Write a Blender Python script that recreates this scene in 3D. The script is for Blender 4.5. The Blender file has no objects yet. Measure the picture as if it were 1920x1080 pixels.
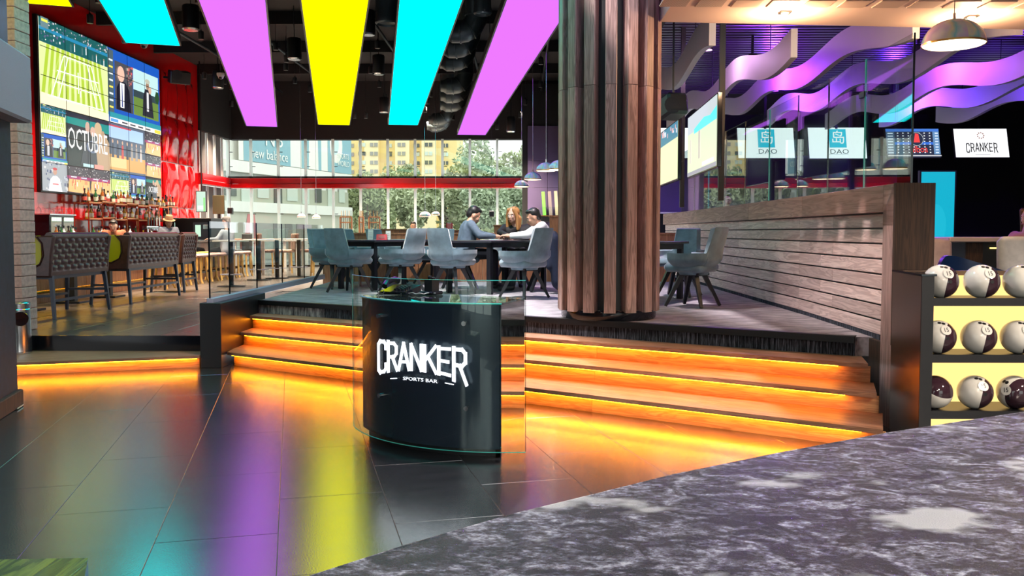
import bpy, bmesh, math, random
from mathutils import Vector, Matrix
R = math.radians
rnd = random.Random(7)
S = bpy.context.scene
C = S.collection

# ------------------------------------------------------------------ camera
EYE, FPX, PITCH, YAW = 1.4, 1650.0, R(2.9), R(0.66)
SHIFT = -21.4            # pixels
cam_d = bpy.data.cameras.new('camera'); cam = bpy.data.objects.new('camera', cam_d); C.objects.link(cam)
cam_d.sensor_width = 36; cam_d.lens = FPX / 1920 * 36; cam_d.shift_y = SHIFT / 1920
cam_d.clip_start = .05; cam_d.clip_end = 400
cam.location = (0, 0, EYE); cam.rotation_euler = (R(90) - PITCH, 0, YAW)
S.camera = cam

# ------------------------------------------------------------------ world: bright overcast day outside the windows
w = bpy.data.worlds.new('sky'); S.world = w; w.use_nodes = True
w.node_tree.nodes['Background'].inputs[0].default_value = (.93, .97, 1, 1)
w.node_tree.nodes['Background'].inputs[1].default_value = 1.9
S.view_settings.view_transform = 'Standard'; S.view_settings.look = 'None'
S.view_settings.exposure = 0.45; S.view_settings.gamma = 1; S.view_settings.use_curve_mapping = False
S.cycles.max_bounces = 7; S.cycles.transparent_max_bounces = 24; S.cycles.glossy_bounces = 4
S.cycles.caustics_reflective = False; S.cycles.caustics_refractive = False
S.cycles.sample_clamp_indirect = 6; S.cycles.use_denoising = True

# survey helpers: a sight line of the surveyed camera cut with a level z or a distance y
_F = Vector((-math.sin(YAW) * math.cos(PITCH), math.cos(YAW) * math.cos(PITCH), -math.sin(PITCH)))
_Rt = Vector((math.cos(YAW), math.sin(YAW), 0)); _U = _Rt.cross(_F)
def ray(px, py): return _F + _Rt * ((px - 960) / FPX) + _U * ((540 + SHIFT - py) / FPX)
def gp(px, py, z):
    v = ray(px, py); t = (z - EYE) / v.z; return Vector((v.x * t, v.y * t, z))
def dp(px, py, y):
    v = ray(px, py); t = y / v.y; return Vector((v.x * t, y, EYE + v.z * t))
def xat(px, y): return dp(px, 435, y).x

# ------------------------------------------------------------------ mesh helpers
class MB:
    def __init__(s): s.v = []; s.f = []; s.c = []; s.m = []; s.mi = 0
    def add(s, vs, fs, M=None, col=None):
        o = len(s.v)
        s.v += [tuple(M @ Vector(p)) if M is not None else tuple(p) for p in vs]
        for f in fs: s.f.append([i + o for i in f]); s.c.append(col); s.m.append(s.mi)
        return s
    def box(s, c, d, M=None, b=0.0):
        x, y, z = c; a, e, h = d[0] / 2, d[1] / 2, d[2] / 2
        if b <= 0:
            vs = [(x + i * a, y + j * e, z + k * h) for k in (-1, 1) for j in (-1, 1) for i in (-1, 1)]
            return s.add(vs, [(0, 2, 3, 1), (4, 5, 7, 6), (0, 1, 5, 4), (2, 6, 7, 3), (0, 4, 6, 2), (1, 3, 7, 5)], M)
        b = min(b, a * .98, e * .98, h * .98)
        vs = []; idx = {}
        for k in (-1, 1):
            for j in (-1, 1):
                for i in (-1, 1):
                    for ax in range(3):
                        p = [x + i * (a - b), y + j * (e - b), z + k * (h - b)]
                        p[ax] += (i, j, k)[ax] * b
                        idx[(i, j, k, ax)] = len(vs); vs.append(p)
        F = []
        for ax in range(3):
            o1, o2 = [q for q in range(3) if q != ax]
            for sg in (-1, 1):
                q = []
                for (p1, p2) in ((-1, -1), (1, -1), (1, 1), (-1, 1)):
                    t = [0, 0, 0]; t[ax] = sg; t[o1] = p1; t[o2] = p2; q.append(idx[(*t, ax)])
                F.append(q)
                for s2 in (-1, 1):
                    pass
        for ax in range(3):
            o1, o2 = [q for q in range(3) if q != ax]
            for s1 in (-1, 1):
                for s2 in (-1, 1):
                    t = [0, 0, 0]; t[o1] = s1; t[o2] = s2
                    t[ax] = -1; A1 = idx[(*t, o1)]; A2 = idx[(*t, o2)]
                    t[ax] = 1; B1 = idx[(*t, o1)]; B2 = idx[(*t, o2)]
                    F.append([A1, B1, B2, A2])
        for k in (-1, 1):
            for j in (-1, 1):
                for i in (-1, 1): F.append([idx[(i, j, k, 0)], idx[(i, j, k, 1)], idx[(i, j, k, 2)]])
        return s.add(vs, F, M)
    def prism(s, poly, z0, z1, M=None):
        n = len(poly)
        vs = [(p[0], p[1], z0) for p in poly] + [(p[0], p[1], z1) for p in poly]
        return s.add(vs, [list(range(n))[::-1], [n + i for i in range(n)]] + [(i, (i + 1) % n, n + (i + 1) % n, n + i) for i in range(n)], M)
    def lathe(s, prof, n=16, M=None, a0=0, a1=2 * math.pi, cap=True):
        full = abs(a1 - a0) > 6.28; k = n if full else n + 1; vs = []
        for (r, z) in prof:
            for i in range(k):
                a = a0 + (a1 - a0) * i / n; vs.append((r * math.cos(a), r * math.sin(a), z))
        fs = []
        for j in range(len(prof) - 1):
            for i in range(n):
                i2 = (i + 1) % k; fs.append((j * k + i, j * k + i2, (j + 1) * k + i2, (j + 1) * k + i))
        if full and cap:
            if prof[0][0] > 1e-4: fs.append(list(range(k))[::-1])
            if prof[-1][0] > 1e-4: fs.append([(len(prof) - 1) * k + i for i in range(k)])
        return s.add(vs, fs, M)
    def cyl(s, c, r, h, n=16, M=None): return s.lathe([(r, 0), (r, h)], n, (M or Matrix()) @ Matrix.Translation(c))
    def tube(s, pts, r, n=8, closed=False):
        pts = [Vector(p) for p in pts]; N = len(pts); rs = r if isinstance(r, (list, tuple)) else [r] * N
        ref = None; vs = []
        for i, p in enumerate(pts):
            a = pts[max(i - 1, 0)]; b = pts[min(i + 1, N - 1)]
            t = (b - a).normalized()
            if ref is None:
                ref = Vector((0, 0, 1)) if abs(t.z) < .9 else Vector((1, 0, 0))
            x = (ref - t * ref.dot(t)).normalized(); ref = x; y = t.cross(x)
            for k in range(n):
                an = 2 * math.pi * k / n; vs.append(p + (x * math.cos(an) + y * math.sin(an)) * rs[i])
        fs = [(i * n + k, i * n + (k + 1) % n, (i + 1) * n + (k + 1) % n, (i + 1) * n + k) for i in range(N - 1) for k in range(n)]
        fs += [list(range(n))[::-1], [(N - 1) * n + k for k in range(n)]]
        return s.add(vs, fs)
    def bar(s, p, q, w, h, w2=None, h2=None):
        p = Vector(p); q = Vector(q); t = (q - p).normalized()
        up = Vector((0, 0, 1)) if abs(t.z) < .9 else Vector((0, 1, 0))
        x = t.cross(up).normalized(); y = x.cross(t); w2 = w2 or w; h2 = h2 or h
        vs = [p + x * (i * w / 2) + y * (j * h / 2) for i, j in ((-1, -1), (1, -1), (1, 1), (-1, 1))]
        vs += [q + x * (i * w2 / 2) + y * (j * h2 / 2) for i, j in ((-1, -1), (1, -1), (1, 1), (-1, 1))]
        return s.add(vs, [(3, 2, 1, 0), (4, 5, 6, 7), (0, 1, 5, 4), (1, 2, 6, 5), (2, 3, 7, 6), (3, 0, 4, 7)])
    def sphere(s, c, r, M=None, n=12, m=8):
        rx, ry, rz = r if isinstance(r, (tuple, list)) else (r, r, r)
        T = (M or Matrix()) @ Matrix.Translation(c) @ Matrix.Diagonal((rx, ry, rz, 1))
        return s.lathe([(math.sin(math.pi * j / m) if 0 < j < m else 0, -math.cos(math.pi * j / m)) for j in range(m + 1)], n, T)
    def grid(s, fn, nu, nv, closed_u=False):
        k = nu if closed_u else nu + 1
        vs = [fn(i / nu, j / nv) for j in range(nv + 1) for i in range(k)]
        fs = [(j * k + i, j * k + (i + 1) % k, (j + 1) * k + (i + 1) % k, (j + 1) * k + i) for j in range(nv) for i in range(nu)]
        return s.add(vs, fs)
    def mesh(s, name, mats, smooth=False, weld=False, fix=True):
        me = bpy.data.meshes.new(name); me.from_pydata([tuple(p) for p in s.v], [], s.f); 
        for m_ in (mats if isinstance(mats, (list, tuple)) else [mats]):
            if m_: me.materials.append(m_)
        me.polygons.foreach_set('material_index', s.m)
        if any(c is not None for c in s.c):
            at = me.color_attributes.new('Col', 'FLOAT_COLOR', 'CORNER'); k = 0
            for p, c in zip(me.polygons, s.c):
                for _ in range(p.loop_total): at.data[k].color = (*(c or (1, 1, 1)), 1); k += 1
        elif fix or weld:
            bm = bmesh.new(); bm.from_mesh(me)
            if weld: bmesh.ops.remove_doubles(bm, verts=bm.verts, dist=1e-5)
            bmesh.ops.recalc_face_normals(bm, faces=bm.faces); bm.to_mesh(me); bm.free()
        if smooth:
            me.polygons.foreach_set('use_smooth', [True] * len(me.polygons))
            if smooth != 1: me.set_sharp_from_angle(angle=R(smooth))
        me.update(); return me
    def build(s, name, mats, parent=None, smooth=False, loc=None, rot=None, **k):
        return link(name, s.mesh(name, mats, smooth, **k), parent, loc, rot)
def link(name, me, parent=None, loc=None, rot=None):
    o = bpy.data.objects.new(name, me); C.objects.link(o)
    if parent is not None: o.parent = parent
    if loc is not None: o.location = loc
    if rot is not None: o.rotation_euler = rot if isinstance(rot, (tuple, list)) else (0, 0, rot)
    return o
def tag(o, label, cat, group=None, kind=None):
    o['label'] = label; o['category'] = cat
    if group: o['group'] = group
    if kind: o['kind'] = kind
    return o
def thing(name, label, cat, loc=(0, 0, 0), rz=0, group=None):
    o = link(name, None, None, loc, rz); o.empty_display_size = .1; return tag(o, label, cat, group)
def struct(o, label=None):
    o['kind'] = 'structure'
    if label: o['label'] = label
    return o
def sroot(name, label=None): return struct(link(name, None), label)
def dup(root, loc, rz=None, label=None, group=None):
    r = root.copy(); C.objects.link(r); r.location = loc
    if rz is not None: r.rotation_euler = (0, 0, rz)
    if label: r['label'] = label
    if group: r['group'] = group
    for ch in list(root.children):
        if ch.type == 'LIGHT' or ch.name.startswith('stem'): continue
        c = ch.copy(); C.objects.link(c); c.parent = r
        for g in list(ch.children):
            d = g.copy(); C.objects.link(d); d.parent = c
    return r
def TR(loc=(0, 0, 0), rz=0, rx=0, ry=0): return Matrix.Translation(loc) @ Matrix.Rotation(rz, 4, 'Z') @ Matrix.Rotation(rx, 4, 'X') @ Matrix.Rotation(ry, 4, 'Y')

# ------------------------------------------------------------------ materials
def newmat(name):
    m = bpy.data.materials.new(name); m.use_nodes = True; nt = m.node_tree
    return m, nt, nt.nodes['Principled BSDF'], lambda t: nt.nodes.new(t)
def sset(b, **k):
    nm = dict(rough='Roughness', metal='Metallic', ior='IOR', coat='Coat Weight', coatr='Coat Roughness', sheen='Sheen Weight', trans='Transmission Weight', estr='Emission Strength', spec='Specular IOR Level', alpha='Alpha', aniso='Anisotropic')
    for q, v in k.items(): b.inputs[nm[q]].default_value = v
def P(name, col, rough=.5, metal=0, emit=None, estr=0, noise=None, bump=None, **k):
    m, nt, b, N = newmat(name); b.inputs['Base Color'].default_value = (*col, 1); sset(b, rough=rough, metal=metal, **k)
    if emit: b.inputs['Emission Color'].default_value = (*emit, 1); sset(b, estr=estr)
    if noise or bump:
        tc = N('ShaderNodeTexCoord'); n = N('ShaderNodeTexNoise'); nt.links.new(tc.outputs['Object'], n.inputs['Vector'])
        n.inputs['Scale'].default_value = (noise or bump)[0]; n.inputs['Detail'].default_value = 5
        if noise:
            cr = N('ShaderNodeMapRange'); cr.inputs[1].default_value = .3; cr.inputs[2].default_value = .7
            cr.inputs[3].default_value = 1 - noise[1]; cr.inputs[4].default_value = 1 + noise[1]
            mx = N('ShaderNodeMix'); mx.data_type = 'RGBA'; mx.blend_type = 'MULTIPLY'; mx.inputs[0].default_value = 1
            nt.links.new(n.outputs[0], cr.inputs[0]); mx.inputs[6].default_value = (*col, 1)
            nt.links.new(cr.outputs[0], mx.inputs[7]); nt.links.new(mx.outputs[2], b.inputs['Base Color'])
        if bump:
            n2 = N('ShaderNodeTexNoise'); n2.inputs['Scale'].default_value = bump[0]; n2.inputs['Detail'].default_value = 4
            nt.links.new(tc.outputs['Object'], n2.inputs['Vector'])
            bp = N('ShaderNodeBump'); bp.inputs['Strength'].default_value = bump[1]; bp.inputs['Distance'].default_value = bump[2] if len(bump) > 2 else .01
            nt.links.new(n2.outputs[0], bp.inputs['Height']); nt.links.new(bp.outputs[0], b.inputs['Normal'])
    return m
def E(name, col, s=1.0):
    m = bpy.data.materials.new(name); m.use_nodes = True; nt = m.node_tree; nt.nodes.clear()
    o = nt.nodes.new('ShaderNodeOutputMaterial'); e = nt.nodes.new('ShaderNodeEmission')
    e.inputs[0].default_value = (*col, 1); e.inputs[1].default_value = s; nt.links.new(e.outputs[0], o.inputs[0]); return m
def wood(name, c1, c2, axis='x', scale=1.0, rough=.45, vary=.18):
    """grain runs along the local axis; every plank object gets its own shift and tone"""
    m, nt, b, N = newmat(name); tc = N('ShaderNodeTexCoord'); oi = N('ShaderNodeObjectInfo')
    mp = N('ShaderNodeMapping'); st = {'x': (.9, 14, 14), 'y': (14, .9, 14), 'z': (14, 14, .9)}[axis]
    mp.inputs['Scale'].default_value = [q * scale for q in st]
    ad = N('ShaderNodeVectorMath'); ad.operation = 'MULTIPLY_ADD'; ad.inputs[1].default_value = (7, 7, 7)
    cb = N('ShaderNodeCombineXYZ')
    for i in range(3): nt.links.new(oi.outputs['Random'], cb.inputs[i])
    nt.links.new(cb.outputs[0], ad.inputs[0]); nt.links.new(tc.outputs['Object'], ad.inputs[2]); nt.links.new(ad.outputs[0], mp.inputs[0])
    n = N('ShaderNodeTexNoise'); n.inputs['Scale'].default_value = 1.6; n.inputs['Detail'].default_value = 7; n.inputs['Distortion'].default_value = 1.3
    nt.links.new(mp.outputs[0], n.inputs['Vector'])
    wv = N('ShaderNodeMath'); wv.operation = 'SINE'; ml = N('ShaderNodeMath'); ml.operation = 'MULTIPLY'; ml.inputs[1].default_value = 34
    nt.links.new(n.outputs[0], ml.inputs[0]); nt.links.new(ml.outputs[0], wv.inputs[0])
    mr = N('ShaderNodeMapRange'); mr.inputs[1].default_value = -1; nt.links.new(wv.outputs[0], mr.inputs[0])
    av = N('ShaderNodeMath'); av.operation = 'MULTIPLY_ADD'; av.inputs[1].default_value = .35; nt.links.new(mr.outputs[0], av.inputs[0])
    m2 = N('ShaderNodeMath'); m2.operation = 'MULTIPLY'; m2.inputs[1].default_value = .65; nt.links.new(n.outputs[0], m2.inputs[0]); nt.links.new(m2.outputs[0], av.inputs[2])
    cr = N('ShaderNodeValToRGB'); cr.color_ramp.elements[0].position = .2; cr.color_ramp.elements[1].position = .75
    cr.color_ramp.elements[0].color = (*c1, 1); cr.color_ramp.elements[1].color = (*c2, 1); nt.links.new(av.outputs[0], cr.inputs[0])
    hv = N('ShaderNodeHueSaturation'); r2 = N('ShaderNodeMapRange'); r2.inputs[3].default_value = 1 - vary; r2.inputs[4].default_value = 1 + vary
    nt.links.new(oi.outputs['Random'], r2.inputs[0]); nt.links.new(r2.outputs[0], hv.inputs['Value']); nt.links.new(cr.outputs[0], hv.inputs['Color'])
    nt.links.new(hv.outputs[0], b.inputs['Base Color']); sset(b, rough=rough)
    bp = N('ShaderNodeBump'); bp.inputs['Strength'].default_value = .15; bp.inputs['Distance'].default_value = .003
    nt.links.new(av.outputs[0], bp.inputs['Height']); nt.links.new(bp.outputs[0], b.inputs['Normal']); return m
def glassmat(name, tint=(.95, 1, .98), ior=1.45, refl=1.0, rough=0.0):
    m = bpy.data.materials.new(name); m.use_nodes = True; nt = m.node_tree; nt.nodes.clear(); N = nt.nodes.new
    o = N('ShaderNodeOutputMaterial'); fr = N('ShaderNodeFresnel'); fr.inputs[0].default_value = ior
    tr = N('ShaderNodeBsdfTransparent'); tr.inputs[0].default_value = (*tint, 1)
    gl = N('ShaderNodeBsdfGlossy'); gl.inputs['Roughness'].default_value = rough
    ge = N('ShaderNodeNewGeometry'); io = N('ShaderNodeMath'); io.operation = 'MULTIPLY_ADD'; io.inputs[1].default_value = 1 / ior - ior; io.inputs[2].default_value = ior
    nt.links.new(ge.outputs['Backfacing'], io.inputs[0]); nt.links.new(io.outputs[0], fr.inputs[0])
    mu = N('ShaderNodeMath'); mu.operation = 'MULTIPLY'; mu.inputs[1].default_value = refl; mu.use_clamp = True
    mx = N('ShaderNodeMixShader'); nt.links.new(fr.outputs[0], mu.inputs[0]); nt.links.new(mu.outputs[0], mx.inputs[0])
    nt.links.new(tr.outputs[0], mx.inputs[1]); nt.links.new(gl.outputs[0], mx.inputs[2]); nt.links.new(mx.outputs[0], o.inputs[0]); return m
def printmat(name, s=1.0, glow=True, rough=.4):
    """flat print or a lit picture: colours come from the drawn shapes"""
    m, nt, b, N = newmat(name); a = N('ShaderNodeAttribute'); a.attribute_name = 'Col'
    if glow:
        b.inputs['Base Color'].default_value = (.01, .01, .01, 1); nt.links.new(a.outputs[0], b.inputs['Emission Color']); sset(b, estr=s, rough=.25)
    else: nt.links.new(a.outputs[0], b.inputs['Base Color']); sset(b, rough=rough)
    return m

def floor_stone(name, c1, c2, rough=.3, ior=2.0, bump=.12):
    m, nt, b, N = newmat(name); tc = N('ShaderNodeTexCoord'); oi = N('ShaderNodeObjectInfo')
    ad = N('ShaderNodeVectorMath'); cb = N('ShaderNodeCombineXYZ'); sc = N('ShaderNodeMath'); sc.operation = 'MULTIPLY'; sc.inputs[1].default_value = 40
    nt.links.new(oi.outputs['Random'], sc.inputs[0])
    for i in range(2): nt.links.new(sc.outputs[0], cb.inputs[i])
    nt.links.new(tc.outputs['Object'], ad.inputs[0]); nt.links.new(cb.outputs[0], ad.inputs[1])
    mp = N('ShaderNodeMapping'); mp.inputs['Scale'].default_value = (1.2, 5, 1); nt.links.new(ad.outputs[0], mp.inputs[0])
    n = N('ShaderNodeTexNoise'); n.inputs['Scale'].default_value = 2.2; n.inputs['Detail'].default_value = 8; nt.links.new(mp.outputs[0], n.inputs['Vector'])
    cr = N('ShaderNodeValToRGB'); cr.color_ramp.elements[0].position = .35; cr.color_ramp.elements[1].position = .7
    cr.color_ramp.elements[0].color = (*c1, 1); cr.color_ramp.elements[1].color = (*c2, 1)
    nt.links.new(n.outputs[0], cr.inputs[0]); nt.links.new(cr.outputs[0], b.inputs['Base Color'])
    rr = N('ShaderNodeMapRange'); rr.inputs[3].default_value = rough * .93; rr.inputs[4].default_value = rough * 1.07
    nt.links.new(n.outputs[0], rr.inputs[0]); nt.links.new(rr.outputs[0], b.inputs['Roughness'])
    f = N('ShaderNodeTexNoise'); f.inputs['Scale'].default_value = 130; f.inputs['Detail'].default_value = 2; nt.links.new(ad.outputs[0], f.inputs['Vector'])
    bp = N('ShaderNodeBump'); bp.inputs['Strength'].default_value = bump; bp.inputs['Distance'].default_value = .004
    nt.links.new(f.outputs[0], bp.inputs['Height']); nt.links.new(bp.outputs[0], b.inputs['Normal']); sset(b, ior=ior); return m
def carpetmat(name, ang, cols, vertical=False):
    m, nt, b, N = newmat(name); tc = N('ShaderNodeTexCoord')
    mp = N('ShaderNodeMapping'); mp.inputs['Rotation'].default_value = (0, 0, ang); mp.inputs['Scale'].default_value = (3.2, 46, 5) if not vertical else (120, 120, 6)
    nt.links.new(tc.outputs['Object'], mp.inputs[0])
    n = N('ShaderNodeTexNoise'); n.inputs['Scale'].default_value = 1; n.inputs['Detail'].default_value = 3; n.inputs['Roughness'].default_value = .7; nt.links.new(mp.outputs[0], n.inputs['Vector'])
    cr = N('ShaderNodeValToRGB'); cr.color_ramp.elements[0].position = .36; cr.color_ramp.elements[1].position = .66
    cr.color_ramp.elements[0].color = (*cols[0], 1); cr.color_ramp.elements[1].color = (*cols[2], 1)
    e = cr.color_ramp.elements.new(.5); e.color = (*cols[1], 1)
    nt.links.new(n.outputs[0], cr.inputs[0]); nt.links.new(cr.outputs[0], b.inputs['Base Color']); sset(b, rough=.95, spec=.2)
    bp = N('ShaderNodeBump'); bp.inputs['Strength'].default_value = .5; bp.inputs['Distance'].default_value = .006
    nt.links.new(n.outputs[0], bp.inputs['Height']); nt.links.new(bp.outputs[0], b.inputs['Normal']); return m
def granitemat(name):
    m, nt, b, N = newmat(name); tc = N('ShaderNodeTexCoord'); mp = N('ShaderNodeMapping')
    mp.inputs['Rotation'].default_value = (0, 0, R(20)); mp.inputs['Scale'].default_value = (9.0, 13, 5); nt.links.new(tc.outputs['Object'], mp.inputs[0])
    n = N('ShaderNodeTexNoise'); n.inputs['Scale'].default_value = 1.5; n.inputs['Detail'].default_value = 4; n.inputs['Distortion'].default_value = 1.6
    nt.links.new(mp.outputs[0], n.inputs['Vector'])
    fi = N('ShaderNodeTexNoise'); fi.inputs['Scale'].default_value = 9; fi.inputs['Detail'].default_value = 6; fi.inputs['Roughness'].default_value = .75; nt.links.new(mp.outputs[0], fi.inputs['Vector'])
    mf = N('ShaderNodeMath'); mf.operation = 'MULTIPLY_ADD'; mf.inputs[1].default_value = .5; nt.links.new(n.outputs[0], mf.inputs[0])
    mg = N('ShaderNodeMath'); mg.operation = 'MULTIPLY'; mg.inputs[1].default_value = .5; nt.links.new(fi.outputs[0], mg.inputs[0]); nt.links.new(mg.outputs[0], mf.inputs[2])
    cr = N('ShaderNodeValToRGB'); el = cr.color_ramp.elements
    el[0].position = .4; el[0].color = (.004, .004, .009, 1); el[1].position = .68; el[1].color = (.55, .6, .7, 1)
    for p, c in ((.47, (.016, .016, .03)), (.52, (.07, .07, .105)), (.59, (.24, .26, .34))):
        q = el.new(p); q.color = (*c, 1)
    nt.links.new(mf.outputs[0], cr.inputs[0])
    n2 = N('ShaderNodeTexNoise'); n2.inputs['Scale'].default_value = .45; n2.inputs['Detail'].default_value = 4; nt.links.new(mp.outputs[0], n2.inputs['Vector'])
    mr = N('ShaderNodeMapRange'); mr.inputs[1].default_value = .58; mr.inputs[2].default_value = .64; nt.links.new(n2.outputs[0], mr.inputs[0])
    mx = N('ShaderNodeMix'); mx.data_type = 'RGBA'; mx.inputs[7].default_value = (.42, .46, .5, 1)
    nt.links.new(mr.outputs[0], mx.inputs[0]); nt.links.new(cr.outputs[0], mx.inputs[6]); nt.links.new(mx.outputs[2], b.inputs['Base Color'])
    f = N('ShaderNodeTexNoise'); f.inputs['Scale'].default_value = 38; f.inputs['Detail'].default_value = 6; nt.links.new(mp.outputs[0], f.inputs['Vector'])
    bp = N('ShaderNodeBump'); bp.inputs['Strength'].default_value = .6; bp.inputs['Distance'].default_value = .006
    nt.links.new(f.outputs[0], bp.inputs['Height']); nt.links.new(bp.outputs[0], b.inputs['Normal']); sset(b, rough=.2, ior=1.7); return m

M = dict(
    black=P('black_paint', (.008, .008, .01), .45), blackgloss=P('black_gloss', (.006, .007, .012), .12), soot=P('dark_ceiling', (.0035, .0035, .006), .8),
    blackmetal=P('black_metal', (.012, .013, .018), .35, .3), steel=P('steel', (.62, .63, .66), .22, 1), chrome=P('chrome', (.8, .8, .82), .06, 1), mirror=P('mirror_steel', (.72, .72, .74), .03, 1),
    copper=P('copper', (.75, .28, .12), .25, 1), navywall=P('navy_plaster', (.006, .018, .036), .7, noise=(14, .3)), greyfab=P('grey_felt', (.3, .35, .42), .9, noise=(240, .22)),
    red=P('red_lacquer', (.56, .004, .006), .12, coat=.4), redbeam=P('red_paint', (.62, .006, .012), .22), darkred=P('dark_red', (.16, .004, .008), .35), white=P('white_paint', (.78, .77, .75), .5),
    tread=wood('tread_oak', (.25, .1, .05), (.52, .26, .15), 'x'), riser=wood('riser_oak', (.4, .19, .08), (.7, .42, .2), 'x'), slat=wood('slat_oak', (.46, .31, .28), (.8, .62, .57), 'x', .8),
    colslat=wood('column_oak', (.2, .12, .105), (.52, .34, .3), 'z', .9), rail=wood('rail_oak', (.22, .115, .09), (.48, .29, .24), 'x', .6), endwood=wood('end_walnut', (.016, .007, .004), (.06, .027, .013), 'z', .8, .75),
    partition=wood('partition_oak', (.22, .085, .04), (.42, .19, .09), 'z', .8), stoolwood=P('stool_beech', (.55, .33, .1), .5, noise=(12, .2)),
    tile=floor_stone('slate_tile', (.005, .006, .009), (.014, .015, .02), .21, 5.5, .09), tileb=floor_stone('brown_slate_tile', (.06, .045, .04), (.12, .095, .085), .28, 2.3, .04), grout=P('grout', (.05, .052, .055), .6),
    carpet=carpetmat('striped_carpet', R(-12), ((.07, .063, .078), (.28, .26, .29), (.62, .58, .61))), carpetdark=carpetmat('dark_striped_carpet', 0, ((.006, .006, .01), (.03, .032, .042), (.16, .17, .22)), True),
    velvet=P('slate_velvet', (.12, .2, .25), .75, noise=(9, .3), sheen=.6), chairleg=P('black_leg', (.014, .016, .02), .4), tabletop=P('dark_table', (.03, .03, .04), .25),
    granite=granitemat('granite'), brick=P('pink_brick', (.6, .36, .31), .8, noise=(20, .2)), leather=P('brown_leather', (.075, .024, .022), .3, noise=(18, .25)), yellowvinyl=P('yellow_vinyl', (.62, .5, .01), .35),
    navyleg=P('navy_leg', (.012, .022, .05), .35), peach=P('peach_plaster', (.86, .64, .54), .7), fin=P('white_fin', (.7, .66, .68), .55), ceilslat=P('black_slat', (.018, .014, .022), .4),
    duct=P('duct_steel', (.09, .12, .13), .38, .5), bronze=P('bronze_sheet', (.2, .13, .085), .32, .8), glass=glassmat('clear_glass'), railglass=glassmat('rail_glass', (.93, .97, .97)), facadeglass=glassmat('window_glass', (.86, .9, .86), 1.45, .6),
    greenedge=P('glass_edge', (.05, .45, .4), .1, emit=(.1, .8, .7), estr=.06), alum=P('white_aluminium', (.85, .86, .86), .4), lavender=P('lavender_curb', (.42, .4, .5), .35, .2), concrete=P('concrete', (.55, .54, .5), .8, noise=(2, .1)),
    panel_c=E('cyan_light', (0, 1, 1), 2.2), panel_m=E('magenta_light', (.55, .125, 1), 1.16), panel_y=E('yellow_light', (.96, 1, 0), 1.35), warmstrip=E('amber_strip', (1, .3, .007), 34), rackglow=E('rack_glow', (1, .64, .22), 1.15),
    lampglow=E('lamp_glow', (1, .82, .56), 3), downglow=E('downlight_glow', (1, .55, .16), 18), print=printmat('print', glow=False), screen=printmat('screen_picture', 1.12), printsoft=printmat('banner_print', glow=False, rough=.7),
)
def finmat():
    m, nt, b, N = newmat('glass_fin'); t = N('ShaderNodeBsdfTranslucent'); t.inputs[0].default_value = (.95, 1, .98, 1); mx = N('ShaderNodeMixShader'); mx.inputs[0].default_value = .75
    b.inputs['Base Color'].default_value = (.9, .92, .9, 1); o = nt.nodes['Material Output']; nt.links.new(b.outputs[0], mx.inputs[1]); nt.links.new(t.outputs[0], mx.inputs[2]); nt.links.new(mx.outputs[0], o.inputs[0]); return m
M['fin_glass'] = finmat()
M['curtain'] = P('grey_blind', (.13, .12, .125), .7); M['purplewall'] = P('purple_panel', (.08, .06, .14), .5); M['wineglass'] = glassmat('wine_glass', (.97, .97, .97), 1.5, 1.6)
M['painted_sheen'] = P('dome_painted_sheen', (.82, .8, .86), .2, .0, coat=.8)
def _paint_sheen(m):      # coloured reflections painted into the base colour as pastel bands round the dome
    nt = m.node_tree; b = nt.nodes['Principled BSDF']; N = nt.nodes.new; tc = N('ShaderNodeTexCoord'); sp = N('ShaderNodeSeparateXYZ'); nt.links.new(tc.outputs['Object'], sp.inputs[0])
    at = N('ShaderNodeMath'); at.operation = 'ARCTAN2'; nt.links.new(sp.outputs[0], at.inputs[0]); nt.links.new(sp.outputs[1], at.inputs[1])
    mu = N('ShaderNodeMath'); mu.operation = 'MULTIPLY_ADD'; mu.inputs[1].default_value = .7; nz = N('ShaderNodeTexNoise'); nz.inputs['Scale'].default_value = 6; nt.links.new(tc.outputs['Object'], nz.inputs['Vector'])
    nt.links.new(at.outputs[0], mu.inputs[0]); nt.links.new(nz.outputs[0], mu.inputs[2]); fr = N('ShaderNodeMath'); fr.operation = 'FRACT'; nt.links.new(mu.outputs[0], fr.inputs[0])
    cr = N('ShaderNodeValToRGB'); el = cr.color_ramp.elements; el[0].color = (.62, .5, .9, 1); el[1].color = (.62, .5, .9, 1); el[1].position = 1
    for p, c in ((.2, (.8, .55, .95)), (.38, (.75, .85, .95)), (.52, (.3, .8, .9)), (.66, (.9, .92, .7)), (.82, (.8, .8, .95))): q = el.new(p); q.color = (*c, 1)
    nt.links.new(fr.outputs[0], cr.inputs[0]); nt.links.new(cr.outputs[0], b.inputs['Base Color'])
_paint_sheen(M['painted_sheen'])
def seam(o): return o
# ================================================================== LEVELS
T1, ZB, RS, ZP, ZC = .13, .283, .15, .60, 6.2
XW, YF = -9.4, 28.25            # left wall plane, window wall plane
def inpoly(x, y, P_):
    r = False
    for i in range(len(P_)):
        a, b = P_[i], P_[i - 1]
        if (a[1] > y) != (b[1] > y) and x < (b[0] - a[0]) * (y - a[1]) / (b[1] - a[1]) + a[0]: r = not r
    return r

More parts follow.
